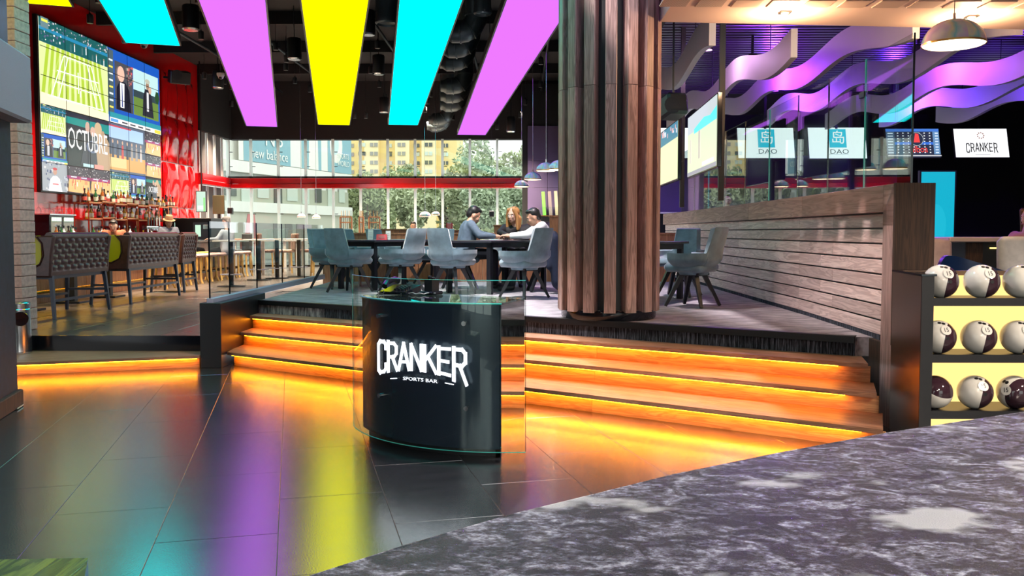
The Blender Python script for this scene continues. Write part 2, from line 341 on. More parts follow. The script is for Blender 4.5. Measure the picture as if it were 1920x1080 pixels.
# ---------------------------------------------------------------- coloured light panels (the room's big lamps)
PZ = 4.4
def light_panel(vp, cx, cy, w, mat, label):
    e = gp(cx, cy, PZ); d = Vector(((vp - 979) / 1650, 1, 0)).normalized()
    L = (e.y - 6.0) / d.y
    t = thing('light_panel', label, 'light panel', (e.x, e.y, PZ), math.atan2(d.y, d.x) - R(90), 'coloured ceiling light panels')
    MB().box((0, -L / 2, .012), (w, L, .024), b=.006).build('diffuser', mat, t)
    f = MB()
    for sx in (-1, 1): f.box((sx * (w / 2 + .012), -L / 2, .07), (.024, L + .048, .14))
    for yy in (.012, -L - .012): f.box((0, yy, .07), (w, .024, .14))
    f.box((0, -L / 2, .13), (w, L, .02)); f.build('frame', M['black'], t)
    for yy in (-1.0, -L * .5):
        for sx in (-.3, .3): MB().cyl((sx * w, yy, .14), .008, ZC - PZ - .14, 6).build('hanger_rod', M['blackmetal'], t)
light_panel(374, 72, 8, .8, M['panel_y'], 'yellow glowing ceiling panel cut off above the video wall')
light_panel(457, 287, 83, .8, M['panel_c'], 'cyan glowing ceiling panel ending beside the video wall')
light_panel(537, 491, 237, .83, M['panel_m'], 'magenta glowing ceiling panel between the cyan and yellow ones by the bar')
light_panel(624, 626, 234, .85, M['panel_y'], 'long yellow glowing ceiling panel in the middle of the row')
light_panel(711, 756, 234, .8, M['panel_c'], 'cyan glowing ceiling panel beside the curved ducts')
light_panel(791, 884, 253, .86, M['panel_m'], 'magenta glowing ceiling panel next to the wooden column')

# ---------------------------------------------------------------- floors
TD = Vector((-.2543, .967, 0)); TP = Vector((.967, .2543, 0))
fl = struct(MB().prism([(-9.4, -4), (12.5, -4), (12.5, 23), (2.7, 23), (2.7, 10), (-9.4, 10)], -.15, -.003).build('floor', M['grout']), 'dark slate tiled floor')
tw, tl = .54, 1.08
tm = MB().box((0, 0, -.01), (tw - .0025, tl - .0025, .02), b=.001).mesh('tile', M['tile'])
o0 = gp(409, 746, 0); ang = math.atan2(TD.y, TD.x) - R(90)
for i in range(-9, 10):
    for j in range(-7, 8):
        c = o0 + TP * ((i + .5) * tw) + TD * ((j + (.5 if i % 2 else 0) + .18) * tl)
        if -5.9 < c.x < 3.3 and 1.6 < c.y < 9.9 and c.y < 9.3 - .0 * c.x:
            link('tile', tm, fl, (c.x, c.y, rnd.uniform(-.0006, .0)), (rnd.uniform(-.0003, .0003), rnd.uniform(-.0003, .0003), ang))
bar_y = gp(200, 630.5, ZB).y
CHX = gp(426, 660, .15).x - .02      # inner face of the stair cheek wall
fb = struct(MB().prism([(XW, bar_y), (CHX - .22, bar_y), (CHX - .22, 14.3), (1.3, 14.3), (1.3, YF), (XW, YF)], 0, ZB - .012).build('floor_bar', M['grout']), 'brown slate floor of the raised bar area')
bm_ = MB().box((0, 0, -.006), (.594, 1.194, .012), b=.002).mesh('tile', M['tileb'])
x0 = CHX - .23
for i in range(10):
    for j in range(6):
        yy = bar_y + .6 + j * 1.2 - (.6 if i % 2 else 0)
        if yy - .6 < bar_y - .01: continue
        link('tile', bm_, fb, (x0 - .3 - i * .6, yy, ZB + rnd.uniform(-.001, .0005)))
    if i % 2:
        MB().box((0, 0, -.006), (.594, .594, .012)).build('tile', M['tileb'], fb, loc=(x0 - .3 - i * .6, bar_y + .3, ZB))
MB().box(((XW + 1.3) / 2, (bar_y + 7.2 + YF) / 2, ZB - .006), (1.3 - XW - .02, YF - bar_y - 7.2 - .02, .012)).build('far_tiling', M['tileb'], fb)
struct(MB().box((-6.3, bar_y - .015, .21), (6.1, .03, .165)).build('trim_1', M['blackgloss']), 'black gloss riser at the edge of the bar floor')

# low timber step up to the bar, amber strip under its nosing
a = gp(30, 680, T1); b = gp(396, 666, T1); d = (b - a).normalized(); b = b + d * ((CHX - .225 - b.x) / d.x); a = b - d * 3.3; L = (b - a).length
st = thing('timber_step', 'low oak step with amber strip below the bar floor', 'step', (a.x, a.y, 0), math.atan2(d.y, d.x))
inv = Matrix.Rotation(-math.atan2(d.y, d.x), 4, 'Z')
q = [inv @ (Vector(p) - a) for p in ((b.x, bar_y - .03, T1), (a.x, bar_y - .03, T1))]
MB().prism([(0, 0), (L, 0), (q[0].x, q[0].y), (q[1].x, q[1].y)], T1 - .028, T1).build('tread', M['tread'], st)
MB().box((L / 2, .08, (T1 - .03) / 2), (L, .02, T1 - .03)).build('riser', M['riser'], st)
MB().box((L / 2, .038, T1 - .033), (L - .05, .01, .008)).build('amber_strip', M['warmstrip'], st)

# ---------------------------------------------------------------- staircase to the carpeted platform
N1 = [gp(426, 660, RS), gp(1655.6, 805.6, RS)]; N2 = [gp(442, 622, RS * 2), gp(1644, 738, RS * 2)]
N3 = [gp(457.5, 591, RS * 3), gp(1627.5, 682, RS * 3)]; N4 = [gp(472, 562, ZP), gp(1603, 631, ZP)]
U = N1[1] - N1[0]; U.z = 0; U.normalize(); NN = Vector((-U.y, U.x, 0)); TH = math.atan2(U.y, U.x)
sc_ = thing('staircase', 'wide oak staircase lit by amber strips under each tread', 'stairs', (N1[0].x, N1[0].y, 0), TH)
inv = Matrix.Rotation(-TH, 4, 'Z'); lc = lambda p: inv @ (Vector((p.x, p.y, 0)) - Vector((N1[0].x, N1[0].y, 0)))
lines = [[lc(p) for p in n] for n in (N1, N2, N3, N4)]
for k in range(3):
    a, b = lines[k]; c, e = lines[k + 1]; z = RS * (k + 1); SL = b.x - a.x
    MB().prism([(a.x, a.y), (b.x, b.y), (e.x + .02, e.y + .1), (c.x - .02, c.y + .1)], z - .032, z).build('tread', M['tread'], sc_)
    for h in range(3):
        xa, xb = a.x + SL * h / 3, a.x + SL * (h + 1) / 3
        ya = a.y + (b.y - a.y) * h / 3 + .085; yb = a.y + (b.y - a.y) * (h + 1) / 3 + .085
        MB().prism([(xa, ya), (xb - .003, yb), (xb - .003, yb + .02), (xa, ya + .02)], z - RS, z - .032).build('riser', M['riser'], sc_)
    i0 = .1 if k else .02
    MB().prism([(a.x + i0, a.y + .038), (b.x - i0 - .12, b.y + .038), (b.x - i0 - .12, b.y + .048), (a.x + i0, a.y + .048)], z - .042, z - .033).build('amber_strip', M['warmstrip'], sc_)
# platform body, carpet, black nosing, carpeted riser
PB_Y = 14.25
WX = 2.62
pl = [(CHX, N4[0].y + (N4[0].x - CHX) * .65), (N4[1].x + .02, N4[1].y), (WX + .12, N4[1].y - .02), (WX + .12, PB_Y), (CHX, PB_Y)]
struct(MB().prism(pl, RS * 3, ZP - .004).build('floor_platform', M['carpet']), 'grey striped carpet of the raised seating platform')
a, b = lines[3]
MB().prism([(a.x, a.y - .025), (b.x, b.y - .025), (b.x, b.y + .05), (a.x, a.y + .05)], ZP - .05, ZP + .004).build('nosing', M['black'], sc_)
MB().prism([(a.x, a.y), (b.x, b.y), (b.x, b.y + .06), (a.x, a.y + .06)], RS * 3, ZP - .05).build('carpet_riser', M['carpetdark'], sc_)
# cheek wall on the left side of the stairs with a curb and glass railing
cf = gp(408, 690, 0).y
ck = struct(MB().box((CHX - .11, (cf + N4[0].y) / 2 + .1, .335), (.22, N4[0].y - cf + .2, .67), b=.004).build('wall_stair', M['black']), 'black cheek wall beside the left end of the stairs')
rl = thing('glass_railing', 'clear glass railing on a lavender curb between bar and platform', 'railing', (CHX - .13, cf + .05, .66))
RLn = PB_Y - cf - .1
MB().box((0, RLn / 2, .02), (.07, RLn, .075), b=.006).build('curb', M['lavender'], rl)
gpn = [0, .62, 1.62, 2.75, 3.95, RLn]
for i in range(5):
    g = MB().box((0, (gpn[i] + gpn[i + 1]) / 2, .45), (.014, gpn[i + 1] - gpn[i] - .012, .8)).build('pane', M['railglass'], rl)
    MB().box((0, gpn[i] + .006, .45), (.015, .006, .8)).build('edge', M['blackgloss'], g)

# ---------------------------------------------------------------- left bar wall, window wall, back bulkhead, ceilings
struct(MB().box((XW - .15, 15.3, 3.1), (.3, 20.6, 6.3)).build('wall_left', M['red']), 'red lacquered wall behind the bar')
struct(MB().box((XW / 2 + .65, YF + .2, (4.36 + ZC) / 2), (-XW + 1.3, .4, ZC - 4.36)).build('wall_back', M['soot']), 'black bulkhead above the window wall')
cl = struct(MB().box((-4.1, 12.2, ZC + .05), (10.9, 33, .1)).build('ceiling', M['soot']), 'dark open ceiling of the hall')
for y in range(7, 28, 3): MB().box((-4.1, y + .4, ZC - .14), (10.4, .1, .28)).build('roof_joist', M['soot'], cl)
for x in (-7.6, -5.9, -3.1, -1.2, .6): MB().cyl((0, 0, 0), .035, 22, 8, TR((x, 6, ZC - .35 - .1 * (x % 1)), 0, R(-90))).build('conduit', M['blackmetal'], cl)
struct(MB().box((1.32, 18.2, 4.8), (.1, 20.5, 2.8)).build('wall_bulkhead', M['soot']), 'black bulkhead between hall ceiling and bowling ceiling')
def zpx(py, y=YF): return dp(700, py, y).z
wz = [zpx(262), zpx(334), zpx(354.5), ZB]
mx_ = [430 + (472.5 - 430) * 0] + [472.5 + 51.1 * k for k in range(11)]
mX = [xat(p, YF) for p in mx_]
def glazing(name, z0, z1, label):
    r = sroot(name, label)
    for i in range(len(mX) - 1):
        MB().box(((mX[i] + mX[i + 1]) / 2, YF + .06, (z0 + z1) / 2), (mX[i + 1] - mX[i] - .02, .012, z1 - z0)).build('pane', M['facadeglass'], r)
    for x in mX:
        m_ = MB().box((x, YF, (z0 + z1) / 2), (.075, .1, z1 - z0 + .04)).build('mullion', M['fin_glass'], r)
        for k in (.3, .68): MB().box((x + .1, YF - .02, z0 + (z1 - z0) * k), (.1, .02, .02)).build('clamp', M['blackmetal'], m_)
    MB().box(((mX[0] + mX[-1]) / 2, YF, z0 + .03), (mX[-1] - mX[0], .1, .05)).build('window_sill', M['blackmetal'], r)
    return r
glazing('window_1', wz[1], wz[0], 'upper row of tall panes in the window wall')
glazing('window_2', wz[3], wz[2], 'lower row of tall panes in the window wall')
rb = struct(MB().box(((XW + mX[-1]) / 2, YF - .02, (wz[1] + wz[2]) / 2 + .08), (mX[-1] - XW, .3, .17)).build('beam_red', M['redbeam']), 'red beam across the window wall')
MB().box(((XW + mX[-1]) / 2, YF - .1, (wz[1] + wz[2]) / 2 - .085), (mX[-1] - XW, .3, .15), b=.02).build('beam_lip', M['red'], rb)
# return of the glazing on the left wall with grey blinds
y25 = 25.6
rt = sroot('window_3', 'side windows with grey vertical blinds beyond the red wall')
ys = [y25 + (YF - y25) * k / 4 for k in range(5)]
for (z0, z1) in ((wz[1], wz[0]), (ZB, wz[2])):
    for i in range(4):
        MB().box((XW - .1, (ys[i] + ys[i + 1]) / 2, (z0 + z1) / 2), (.012, ys[i + 1] - ys[i], z1 - z0)).build('pane', M['facadeglass'], rt)
        if i < 3:
            for k in range(4):
                w_ = (ys[i + 1] - ys[i] - .1) / 4
                MB().box((XW - .03, ys[i] + .05 + (k + .5) * w_, (z0 + z1) / 2), (.01, w_ * 1.02, z1 - z0), None).build('blind', M['curtain'], rt)
    for y in ys: MB().box((XW - .03, y, (z0 + z1) / 2), (.12, .05, z1 - z0)).build('mullion', M['alum'], rt)
rbl = struct(MB().box((XW, (y25 + YF) / 2, (wz[1] + wz[2]) / 2 + .08), (.24, YF - y25, .17)).build('beam_red', M['redbeam']), 'red beam on the side windows')
MB().box((XW + .02, (y25 + YF) / 2, (wz[1] + wz[2]) / 2 - .085), (.24, YF - y25, .15), b=.02).build('beam_lip', M['red'], rbl)
struct(MB().box((XW, (y25 + YF) / 2, (wz[0] + ZC) / 2), (.2, YF - y25, ZC - wz[0])).build('trim_2', M['soot']), 'black header above the side windows')
# purple panelled wall right of the windows
pw = sroot('wall_right_back', 'dark purple panelled wall right of the windows')
for i in range(3):
    for k, (z0, z1) in enumerate(((ZB, 1.7), (1.7, 2.78), (2.78, 3.62), (3.62, 4.7))):
        MB().box((mX[-1] + .09 + .62 * (i + .5), 27.6, (z0 + z1) / 2), (.612, .06, z1 - z0 - .008), b=.004).build('wall_panel', M['purplewall'], pw)
MB().box((1.0, 27.7, 3), (2.0, .1, 6)).build('backing', M['black'], pw)

# red cladding panels between the video wall and the side windows (quilted, proud of the wall)
cd = sroot('wall_cladding', 'puffed red cladding panels beside the video wall')
cpx = [303.5, 313.5, 334, 352, 363]
cy_ = [-1650 * XW / (979 - p) for p in cpx]
rows = [.9, 2.05, 3.25, 4.45, 5.6]
for i in range(4):
    for j in range(4):
        y0, y1, z0, z1 = cy_[i] + .02, cy_[i + 1] - .02, rows[j] + .015, rows[j + 1] - .015
        if j == 0 and i == 0: continue
        def pf(u, v, y0=y0, y1=y1, z0=z0, z1=z1):
            h = (max(0, math.sin(math.pi * u)) ** .6) * (max(0, math.sin(math.pi * v)) ** .5)
            return (XW + .02 + .085 * h + .02 * math.sin(7 * u + 5 * v) * h, y0 + (y1 - y0) * u, z0 + (z1 - z0) * v)
        MB().grid(pf, 8, 8).build('cladding_panel', M['red'], cd, smooth=1)
struct(MB().box((XW + .06, (cy_[0] + cy_[1]) / 2, 1.2), (.12, cy_[1] - cy_[0], 1.7)).build('door_1', M['black']), 'dark service opening in the red wall')
# dark recess at the near end of the red wall
struct(MB().box((XW + .03, xat(0, 1) * 0 + 1650 * 9.4 / (979 - 46), 1.3), (.06, .34, 2.0)).build('door_2', M['black']), 'narrow dark doorway in the red wall left of the wine dispenser')

# ---------------------------------------------------------------- near left wall with grey soffit and brick pier
K = Vector((-4.07, 7.0, 0)); wl = sroot('wall_near_left', 'navy plaster wall with timber skirting at the left edge')
wl.location = K; wl.rotation_euler = (0, 0, math.atan2(TD.y, TD.x) - R(90))
MB().box((-.4, -2.5, 2.3), (.8, 5, 4.6)).build('plaster', M['navywall'], wl)
MB().box((-.38, -2.49, .065), (.83, 5.03, .13), b=.006).build('baseboard', M['endwood'], wl)
MB().box((.04, -.12, .012), (.02, .16, .012)).build('steel_strip', M['steel'], wl)
sf = tag(MB().box((-.4, -2.5, (2.27 + 2.8) / 2), (1.1, 5.1, .53), b=.02).build('sign_box', M['greyfab'], None, loc=K, rot=math.atan2(TD.y, TD.x) - R(90)), 'grey felt covered box projecting from the navy wall', 'wall box')
py = 9.75; bx = xat(38, py)
pr = sroot('wall_brick_pier', 'pale pink brick pier between navy wall and bar')
brm = MB().box((0, 0, 0), (.5, .3, .118), b=.006).mesh('brick', M['brick'])
for k in range(34):
    link('brick', brm, pr, (bx - .25 + (k % 2) * .003, py + .15, ZB + .062 + k * .124))
MB().box((bx - .27, py + .15, ZB + 2.1), (.44, .27, 4.2)).build('mortar', M['grout'], pr)

# ---------------------------------------------------------------- right side: peach soffit, bowling ceiling, far walls
SZ = 3.3
so = sroot('ceiling_soffit', 'peach plaster soffit with perforated squares')
ye = gp(1243, 41, SZ).y; yr = gp(1920, 56, SZ).y
MB().prism([(1.25, -3), (12.5, -3), (12.5, yr + .75), (1.25, ye)], SZ, SZ + .3).build('plaster', M['peach'], so)
def perfmat():
    m, nt, b, N = newmat('perforated_metal'); tc = N('ShaderNodeTexCoord'); mp = N('ShaderNodeMapping'); mp.inputs['Scale'].default_value = (75, 75, 0)
    nt.links.new(tc.outputs['Object'], mp.inputs[0]); v = N('ShaderNodeTexVoronoi'); v.inputs['Randomness'].default_value = 0; v.inputs['Scale'].default_value = 1
    nt.links.new(mp.outputs[0], v.inputs['Vector']); mr = N('ShaderNodeMapRange'); mr.inputs[1].default_value = .22; mr.inputs[2].default_value = .34
    nt.links.new(v.outputs['Distance'], mr.inputs[0]); mx = N('ShaderNodeMix'); mx.data_type = 'RGBA'
    mx.inputs[6].default_value = (.34, .25, .2, 1); mx.inputs[7].default_value = (.7, .52, .43, 1); nt.links.new(mr.outputs[0], mx.inputs[0]); nt.links.new(mx.outputs[2], b.inputs['Base Color']); sset(b, rough=.6); return m
M['perf'] = perfmat()
pm = MB().box((0, 0, 0), (.225, .225, .012), b=.003).mesh('perforated_square', M['perf'])
p0 = gp(1332, 6, SZ)
for i in range(-1, 13):
    for j in range(4): link('perforated_square', pm, so, (p0.x + i * .3, p0.y - .02 + i * .01 - j * .3, SZ - .003))
# slatted black ceiling over the lanes
bc = sroot('ceiling_bowling', 'black slatted ceiling over the bowling lanes')
MB().box((6.9, 15.0, 4.38), (11.2, 14.6, .1)).build('deck', M['soot'], bc)
sm = MB().box((0, 0, 0), (11.1, .085, .06)).mesh('slat', M['ceilslat'])
for k in range(60): link('slat', sm, bc, (6.9, 8.4 + k * .165, 4.24))
MB().box((3.15, 9.3, 4.1), (.32, 1.7, .16), b=.01).build('air_duct', M['black'], bc)
struct(MB().box((12.55, 9.5, 2.2), (.1, 27, 4.4)).build('wall_right', M['soot']), 'dark wall at the far right of the lanes')
struct(MB().box((7.0, 22.3, 2.2), (11.0, .1, 4.4)).build('wall_lanes', M['soot']), 'black end wall beyond the bowling screens')

# wall behind the camera with a glazed entrance
eb = sroot('wall_entrance', 'dark wall with glazed entrance behind the viewpoint')
for (x0, x1) in ((-9.4, -5.5), (-1.5, 3.0), (7.0, 12.5)): MB().box(((x0 + x1) / 2, -3.6, 3.1), (x1 - x0, .2, 6.2)).build('plaster', M['navywall'], eb)
for (x0, x1) in ((-5.5, -1.5), (3.0, 7.0)):
    MB().box(((x0 + x1) / 2, -3.6, 4.7), (x1 - x0, .2, 3.0)).build('header', M['navywall'], eb)
    for k in range(4): MB().box((x0 + (k + .5) * (x1 - x0) / 4, -3.6, 1.6), ((x1 - x0) / 4 - .02, .012, 3.2)).build('pane', M['facadeglass'], eb)
    for k in range(5): MB().box((x0 + k * (x1 - x0) / 4, -3.6, 1.6), (.06, .1, 3.2)).build('mullion', M['blackmetal'], eb)
# ================================================================== WOODEN COLUMN
colc = Vector((.815, 8.3, ZP)); CR = .475
co = thing('column', 'round column clad in upright brown oak slats on a black ring', 'column', colc)
MB().lathe([(CR - .04, .0), (CR - .03, .015), (CR - .03, .075), (CR - .05, .085), (CR - .1, .085)], 48).build('base_ring', M['blackgloss'], co, smooth=40)
MB().lathe([(CR - .115, .08), (CR - .115, 5.5)], 40).build('core', M['black'], co, smooth=40)
NS = 15
for i in range(NS):
    an = R(-90 - 4) + i * 2 * math.pi / NS
    for (z0, z1) in ((.075, 2.1), (2.104, 5.4)):
        s_ = MB(); w_ = .105; dd = .12
        prof = [(-w_ / 2 + .012, -dd), (-w_ / 2, -.008), (-w_ / 2 + .008, 0), (w_ / 2 - .008, 0), (w_ / 2, -.008), (w_ / 2 - .012, -dd)]
        s_.prism([(p[1], p[0]) for p in prof], z0, z1)
        s_.build('slat', M['colslat'], co, loc=(CR * math.cos(an), CR * math.sin(an), 0), rot=an, smooth=30)
    a2 = an + math.pi / NS
    MB().lathe([(.026, 0), (.03, .006), (.022, .01), (.018, .002)], 12).build('uplight_rim', M['chrome'], co, loc=((CR - .065) * math.cos(a2), (CR - .065) * math.sin(a2), .083))

# ================================================================== SLATTED WOODEN WALL WITH GLASS
WP, WK, WE = Vector((WX, 6.25, 0)), Vector((2.70, 8.75, 0)), Vector((2.71, 17.0, 0))
sw = sroot('wall_slatted', 'long wall of horizontal oak boards with a broad oak top rail')
ZR0, ZR1 = 1.545, 1.742
def seg(a, b, off0, off1, z0, z1, name, mat, parent=sw, gap=.0):
    d = (b - a); L = d.length; d.normalize(); 
    o = MB().box((L / 2, -(off0 + off1) / 2, (z0 + z1) / 2), (L - gap, abs(off1 - off0), z1 - z0), b=.003).build(name, mat, parent, loc=(a.x, a.y, 0), rot=math.atan2(d.y, d.x)); return o
# offset: + is towards +x (behind the face)
A1 = WP + (WK - WP) * (.2 / (WK - WP).length)
for k in range(8):
    z0 = .632 + k * .1145; z1 = z0 + .101
    s1 = [A1, A1 + (WK - A1) * (.55 if k % 2 else .7), WK]; s2 = [WK, WK + (WE - WK) * (.3 if k % 2 else .42), WK + (WE - WK) * .7, WE]
    for ss in (s1, s2):
        for p, q in zip(ss, ss[1:]): seg(p, q, .045, .065, z0, z1, 'board', M['slat'], gap=.003)
for p, q in ((WP, WK), (WK, WE)):
    seg(p, q, .07, .22, 0 if p is WP else ZP, ZR0 + .05, 'backing', M['black'])
    seg(p, q, .05, .07, ZP - .02, .632, 'skirting', M['carpetdark'])
seg(WP + Vector((0, .02, 0)), WK, .02, .07, 0, ZP - .01, 'stringer', M['endwood'])
RJ = [A1, A1 + (WK - A1) * .9, WK + (WE - WK) * .22, WK + (WE - WK) * .6, WE]
for p, q in zip(RJ, RJ[1:]): seg(p, q, 0, .26, ZR0, ZR1, 'top_rail', M['rail'], gap=.002)
# upright end frame, mitred into the rail, and the dark end face
e_ = MB(); d = (WK - WP).normalized(); 
e_.add([(0, 0, 0), (.2, 0, 0), (.2, 0, ZR0), (0, 0, ZR1), (0, -.05, 0), (.2, -.05, 0), (.2, -.05, ZR0), (0, -.05, ZR1)],
       [(0, 1, 2, 3), (7, 6, 5, 4), (0, 4, 5, 1), (1, 5, 6, 2), (2, 6, 7, 3), (3, 7, 4, 0)])
e_.build('end_frame', M['colslat'], sw, loc=(WP.x, WP.y, 0), rot=math.atan2(d.y, d.x))
MB().prism([(.0, 0), (.2, 0), (.2, -.26), (0, -.26)], ZR0 - .1, ZR1 - .001).build('rail_corner', M['rail'], sw, loc=(WP.x, WP.y, 0), rot=math.atan2(d.y, d.x)).hide_render = False
MB().box((.14, -.006, (ZR1 + .6) / 2), (.28, .03, ZR1 - .6 + .006)).build('end_face', M['endwood'], sw, loc=(WP.x, WP.y, 0))
gl = thing('glass_screen', 'tall clear glass screen standing on the slatted oak wall', 'glass screen', (0, 0, ZR1))
gpx = [1727, 1626, 1553, 1497, 1436, 1400, 1372, 1345, 1322]
gy = [1650 * 2.84 / (p - 979) for p in gpx]; gy = [6.3, 7.25, 8.2, 9.15, 10.2, 11.3, 12.4, 13.5, 14.6, 15.8]
for i in range(len(gy) - 1):
    y0, y1 = gy[i], gy[i + 1]; xx = lambda y: WP.x + .14 + .08 * min(1, (y - 6.25) / 2.5)
    a = Vector((xx(y0), y0, 0)); b = Vector((xx(y1), y1, 0)); dd = (b - a); L = dd.length
    g = MB().box((L / 2, 0, .53), (L - .01, .012, 1.06)).build('pane', M['glass'], gl, loc=a, rot=math.atan2(dd.y, dd.x))
    MB().box((.003, 0, .53), (.006, .013, 1.06)).build('pane_edge', M['greenedge' if i % 3 == 1 else 'blackgloss'], g)
    if i == 1: MB().box((.06, 0, .78), (.12, .03, .05), b=.004).build('clamp', M['blackmetal'], g)

# ================================================================== BOWLING BALL RACK
q0, q1 = Vector((2.60, 6.2)), Vector((2.495, 5.52)); RW = 1.2; ZT = 1.125
rk = thing('ball_rack', 'black bowling ball rack with glowing shelves', 'ball rack', (q1.x, q1.y, 0))
lq = q0 - q1
MB().prism([(0, 0), (.02, 0), (lq.x + .02, lq.y), (lq.x, lq.y)], 0, ZT).build('side_panel', M['bronze'], rk)
MB().prism([(0, -.012), (.075, -.012), (.075, .03), (0, 0)], 0, ZT).build('front_jamb', M['black'], rk)
MB().prism([(-.005, -.015), (.09, -.015), (lq.x + .25, lq.y), (lq.x - .005, lq.y)], ZT - .001, ZT + .012).build('cap', M['blackgloss'], rk)
BD = 5.66
def shelf_z(py): return dp(1840, py, BD - .06).z
srow = [shelf_z(558) , shelf_z(663), shelf_z(767)]
for k, z in enumerate(srow):
    MB().box((.075 + RW / 2, .19, z - .02), (RW, .36, .026), b=.003).build('shelf', M['blackmetal'], rk)
    MB().box((.075 + RW / 2, .005, z - .022), (RW, .016, .05)).build('shelf_lip', M['black'], rk)
MB().box((.075 + RW / 2, .4, .55), (RW, .02, 1.12)).build('glow_back', M['rackglow'], rk)
MB().box((.075 + RW / 2, .43, .56), (RW, .03, 1.16)).build('back_panel', M['bronze'], rk)
MB().box((.075 + RW / 2, .25, .03), (RW, .4, .06)).build('plinth', M['black'], rk)
ballwhite = P('ball_pearl', (.78, .76, .7), .08, coat=.6); balldark = P('ball_dark', (.045, .02, .03), .06, coat=.8)
def make_ball(flip):
    """sphere cut into a pearl and a dark cap with finger holes and a printed weight"""
    t = thing('bowling_ball', 'x', 'bowling ball')
    r = .108; bm = bmesh.new(); bmesh.ops.create_uvsphere(bm, u_segments=36, v_segments=22, radius=r)
    ax = Vector((.93, -.02, -.16)).normalized() if not flip else Vector((.35, -.3, .8)).normalized()
    off = .34 if not flip else .28
    bmesh.ops.bisect_plane(bm, geom=bm.verts[:] + bm.edges[:] + bm.faces[:], plane_co=ax * r * off, plane_no=ax)
    for f in bm.faces: f.material_index = 1 if f.calc_center_median().dot(ax) > r * off else 0; f.smooth = True
    me = bpy.data.meshes.new('ball_shell'); bm.to_mesh(me); bm.free(); me.materials.append(ballwhite); me.materials.append(balldark)
    link('shell', me, t)
    def place(az, el, r_=r):   # az from -y (camera) towards +x, el up
        v = Vector((math.sin(R(az)) * math.cos(R(el)), -math.cos(R(az)) * math.cos(R(el)), math.sin(R(el))))
        zq = v.to_track_quat('Z', 'Y').to_matrix().to_4x4(); return Matrix.Translation(v * r_) @ zq
    if not flip:
        for az, el in ((4, 62), (28, 58), (30, 2)):
            MB().lathe([(.0, .0008), (.011, .0008), (.012, .0002)], 14, place(az, el)).build('finger_hole', M['black'], t)
        MB().lathe([(0, .0009), (.03, .0007), (.033, .0002)], 18, place(27, 30)).build('label_disc', ballwhite, t)
    return t
def text_mesh(txt, size, ext, mat, sx=1.0, align='CENTER'):
    cu = bpy.data.curves.new('lettering', 'FONT'); cu.body = txt; cu.size = size; cu.extrude = ext; cu.align_x = align; cu.align_y = 'CENTER'; cu.resolution_u = 2
    o = bpy.data.objects.new('lettering', cu); C.objects.link(o); dg = bpy.context.evaluated_depsgraph_get()
    me = bpy.data.meshes.new_from_object(o.evaluated_get(dg)); bpy.data.objects.remove(o)
    me.transform(Matrix.Diagonal((sx, 1, 1, 1))); me.materials.clear(); me.materials.append(mat); return me
num15 = text_mesh('15', .042, .0008, M['black'], .85)
protoA, protoB = make_ball(False), make_ball(True)
v = Vector((math.sin(R(27)) * math.cos(R(30)), -math.cos(R(27)) * math.cos(R(30)), math.sin(R(30))))
zz = v.normalized(); xx_ = Vector((0, 0, 1)).cross(zz).normalized(); yy_ = zz.cross(xx_)
mt = Matrix((xx_, yy_, zz)).transposed().to_4x4(); mt.translation = v * .1095
nm = link('number', num15, protoA); nm.matrix_local = mt
usedA = usedB = False
rown = ('top', 'middle', 'bottom')
for k, (pxs, z) in enumerate(zip(((1766, 1843, 1917), (1764, 1840, 1915), (1760, 1836, 1911)), srow)):
    for j, px in enumerate(pxs):
        flip = (k == 2 and j == 0)
        x = xat(px, BD); loc = (x, BD, z - .007 + .106)
        lab = 'white and dark bowling ball, %s on the %s glowing shelf' % (('nearest the rack jamb', 'second from the rack jamb', 'third from the rack jamb')[j], rown[k])
        src = protoB if flip else protoA
        if (flip and not usedB) or (not flip and not usedA):
            t = src; t.location = loc; t['label'] = lab; t['group'] = 'bowling balls on the rack'
            if flip: usedB = True
            else: usedA = True
        else: t = dup(src, loc, None, lab, 'bowling balls on the rack')
        t.rotation_euler = (R(20), 0, R(-80)) if k == 2 and j == 2 else (0, 0, R(-24))

# ================================================================== HOST PODIUM
HP = .97
PR_, PL_, PB_ = gp(937, 566, HP), gp(680, 552, HP), gp(981, 556, HP)
pod = thing('host_podium', 'curved black host podium with mirrored side and lit logo glass', 'podium', (PR_.x, PR_.y, 0))
L0 = Vector((PL_.x - PR_.x, PL_.y - PR_.y)); ch = L0.length; ud = -L0.normalized(); nd = Vector((-ud.y, ud.x)); sag = .17
def circ(halfch, s): r = (halfch ** 2 + s ** 2) / (2 * s); return r
rad = circ(ch / 2, sag); mid = L0 / 2; cen = mid + nd * (rad - sag); half = math.asin(ch / 2 / rad)
def arcp(t, off=0):      # t -1 (left) .. 1 (right), off outward
    a = half * t; v_ = -nd * math.cos(a) + ud * math.sin(a); return cen + v_ * (rad + off)
NA = 24
front = [arcp(-1 + 2 * i / NA) for i in range(NA + 1)]
bk = Vector((PB_.x - PR_.x, PB_.y - PR_.y)); bl = L0 + nd * bk.dot(nd) + ud * .1
def inset(pts, k): return [Vector(p) * (1 - k) + (mid + nd * .15) * k for p in pts]
body = front + [bk, bl]
b_ = MB(); n = len(body)
b_.prism([p - nd * 0 for p in inset(body, .01)], .055, HP - .02); b_.build('body', M['blackgloss'], pod, smooth=30)
MB().prism(inset(body, .07)[:], 0, .055).build('plinth', M['black'], pod)
f_ = MB(); f_.grid(lambda u, v: (*arcp(-1 + 2 * u, .004), .05 + (HP - .06) * v), NA, 1); f_.grid(lambda u, v: (*arcp(-1 + 2 * u, -.004), .05 + (HP - .06) * v), NA, 1)
f_.build('front_panel', P('podium_front', (.022, .032, .06), .22, .2, ior=1.7), pod, smooth=1)
sdv = (bk - front[-1]).normalized(); sdn = Vector((sdv.y, -sdv.x))
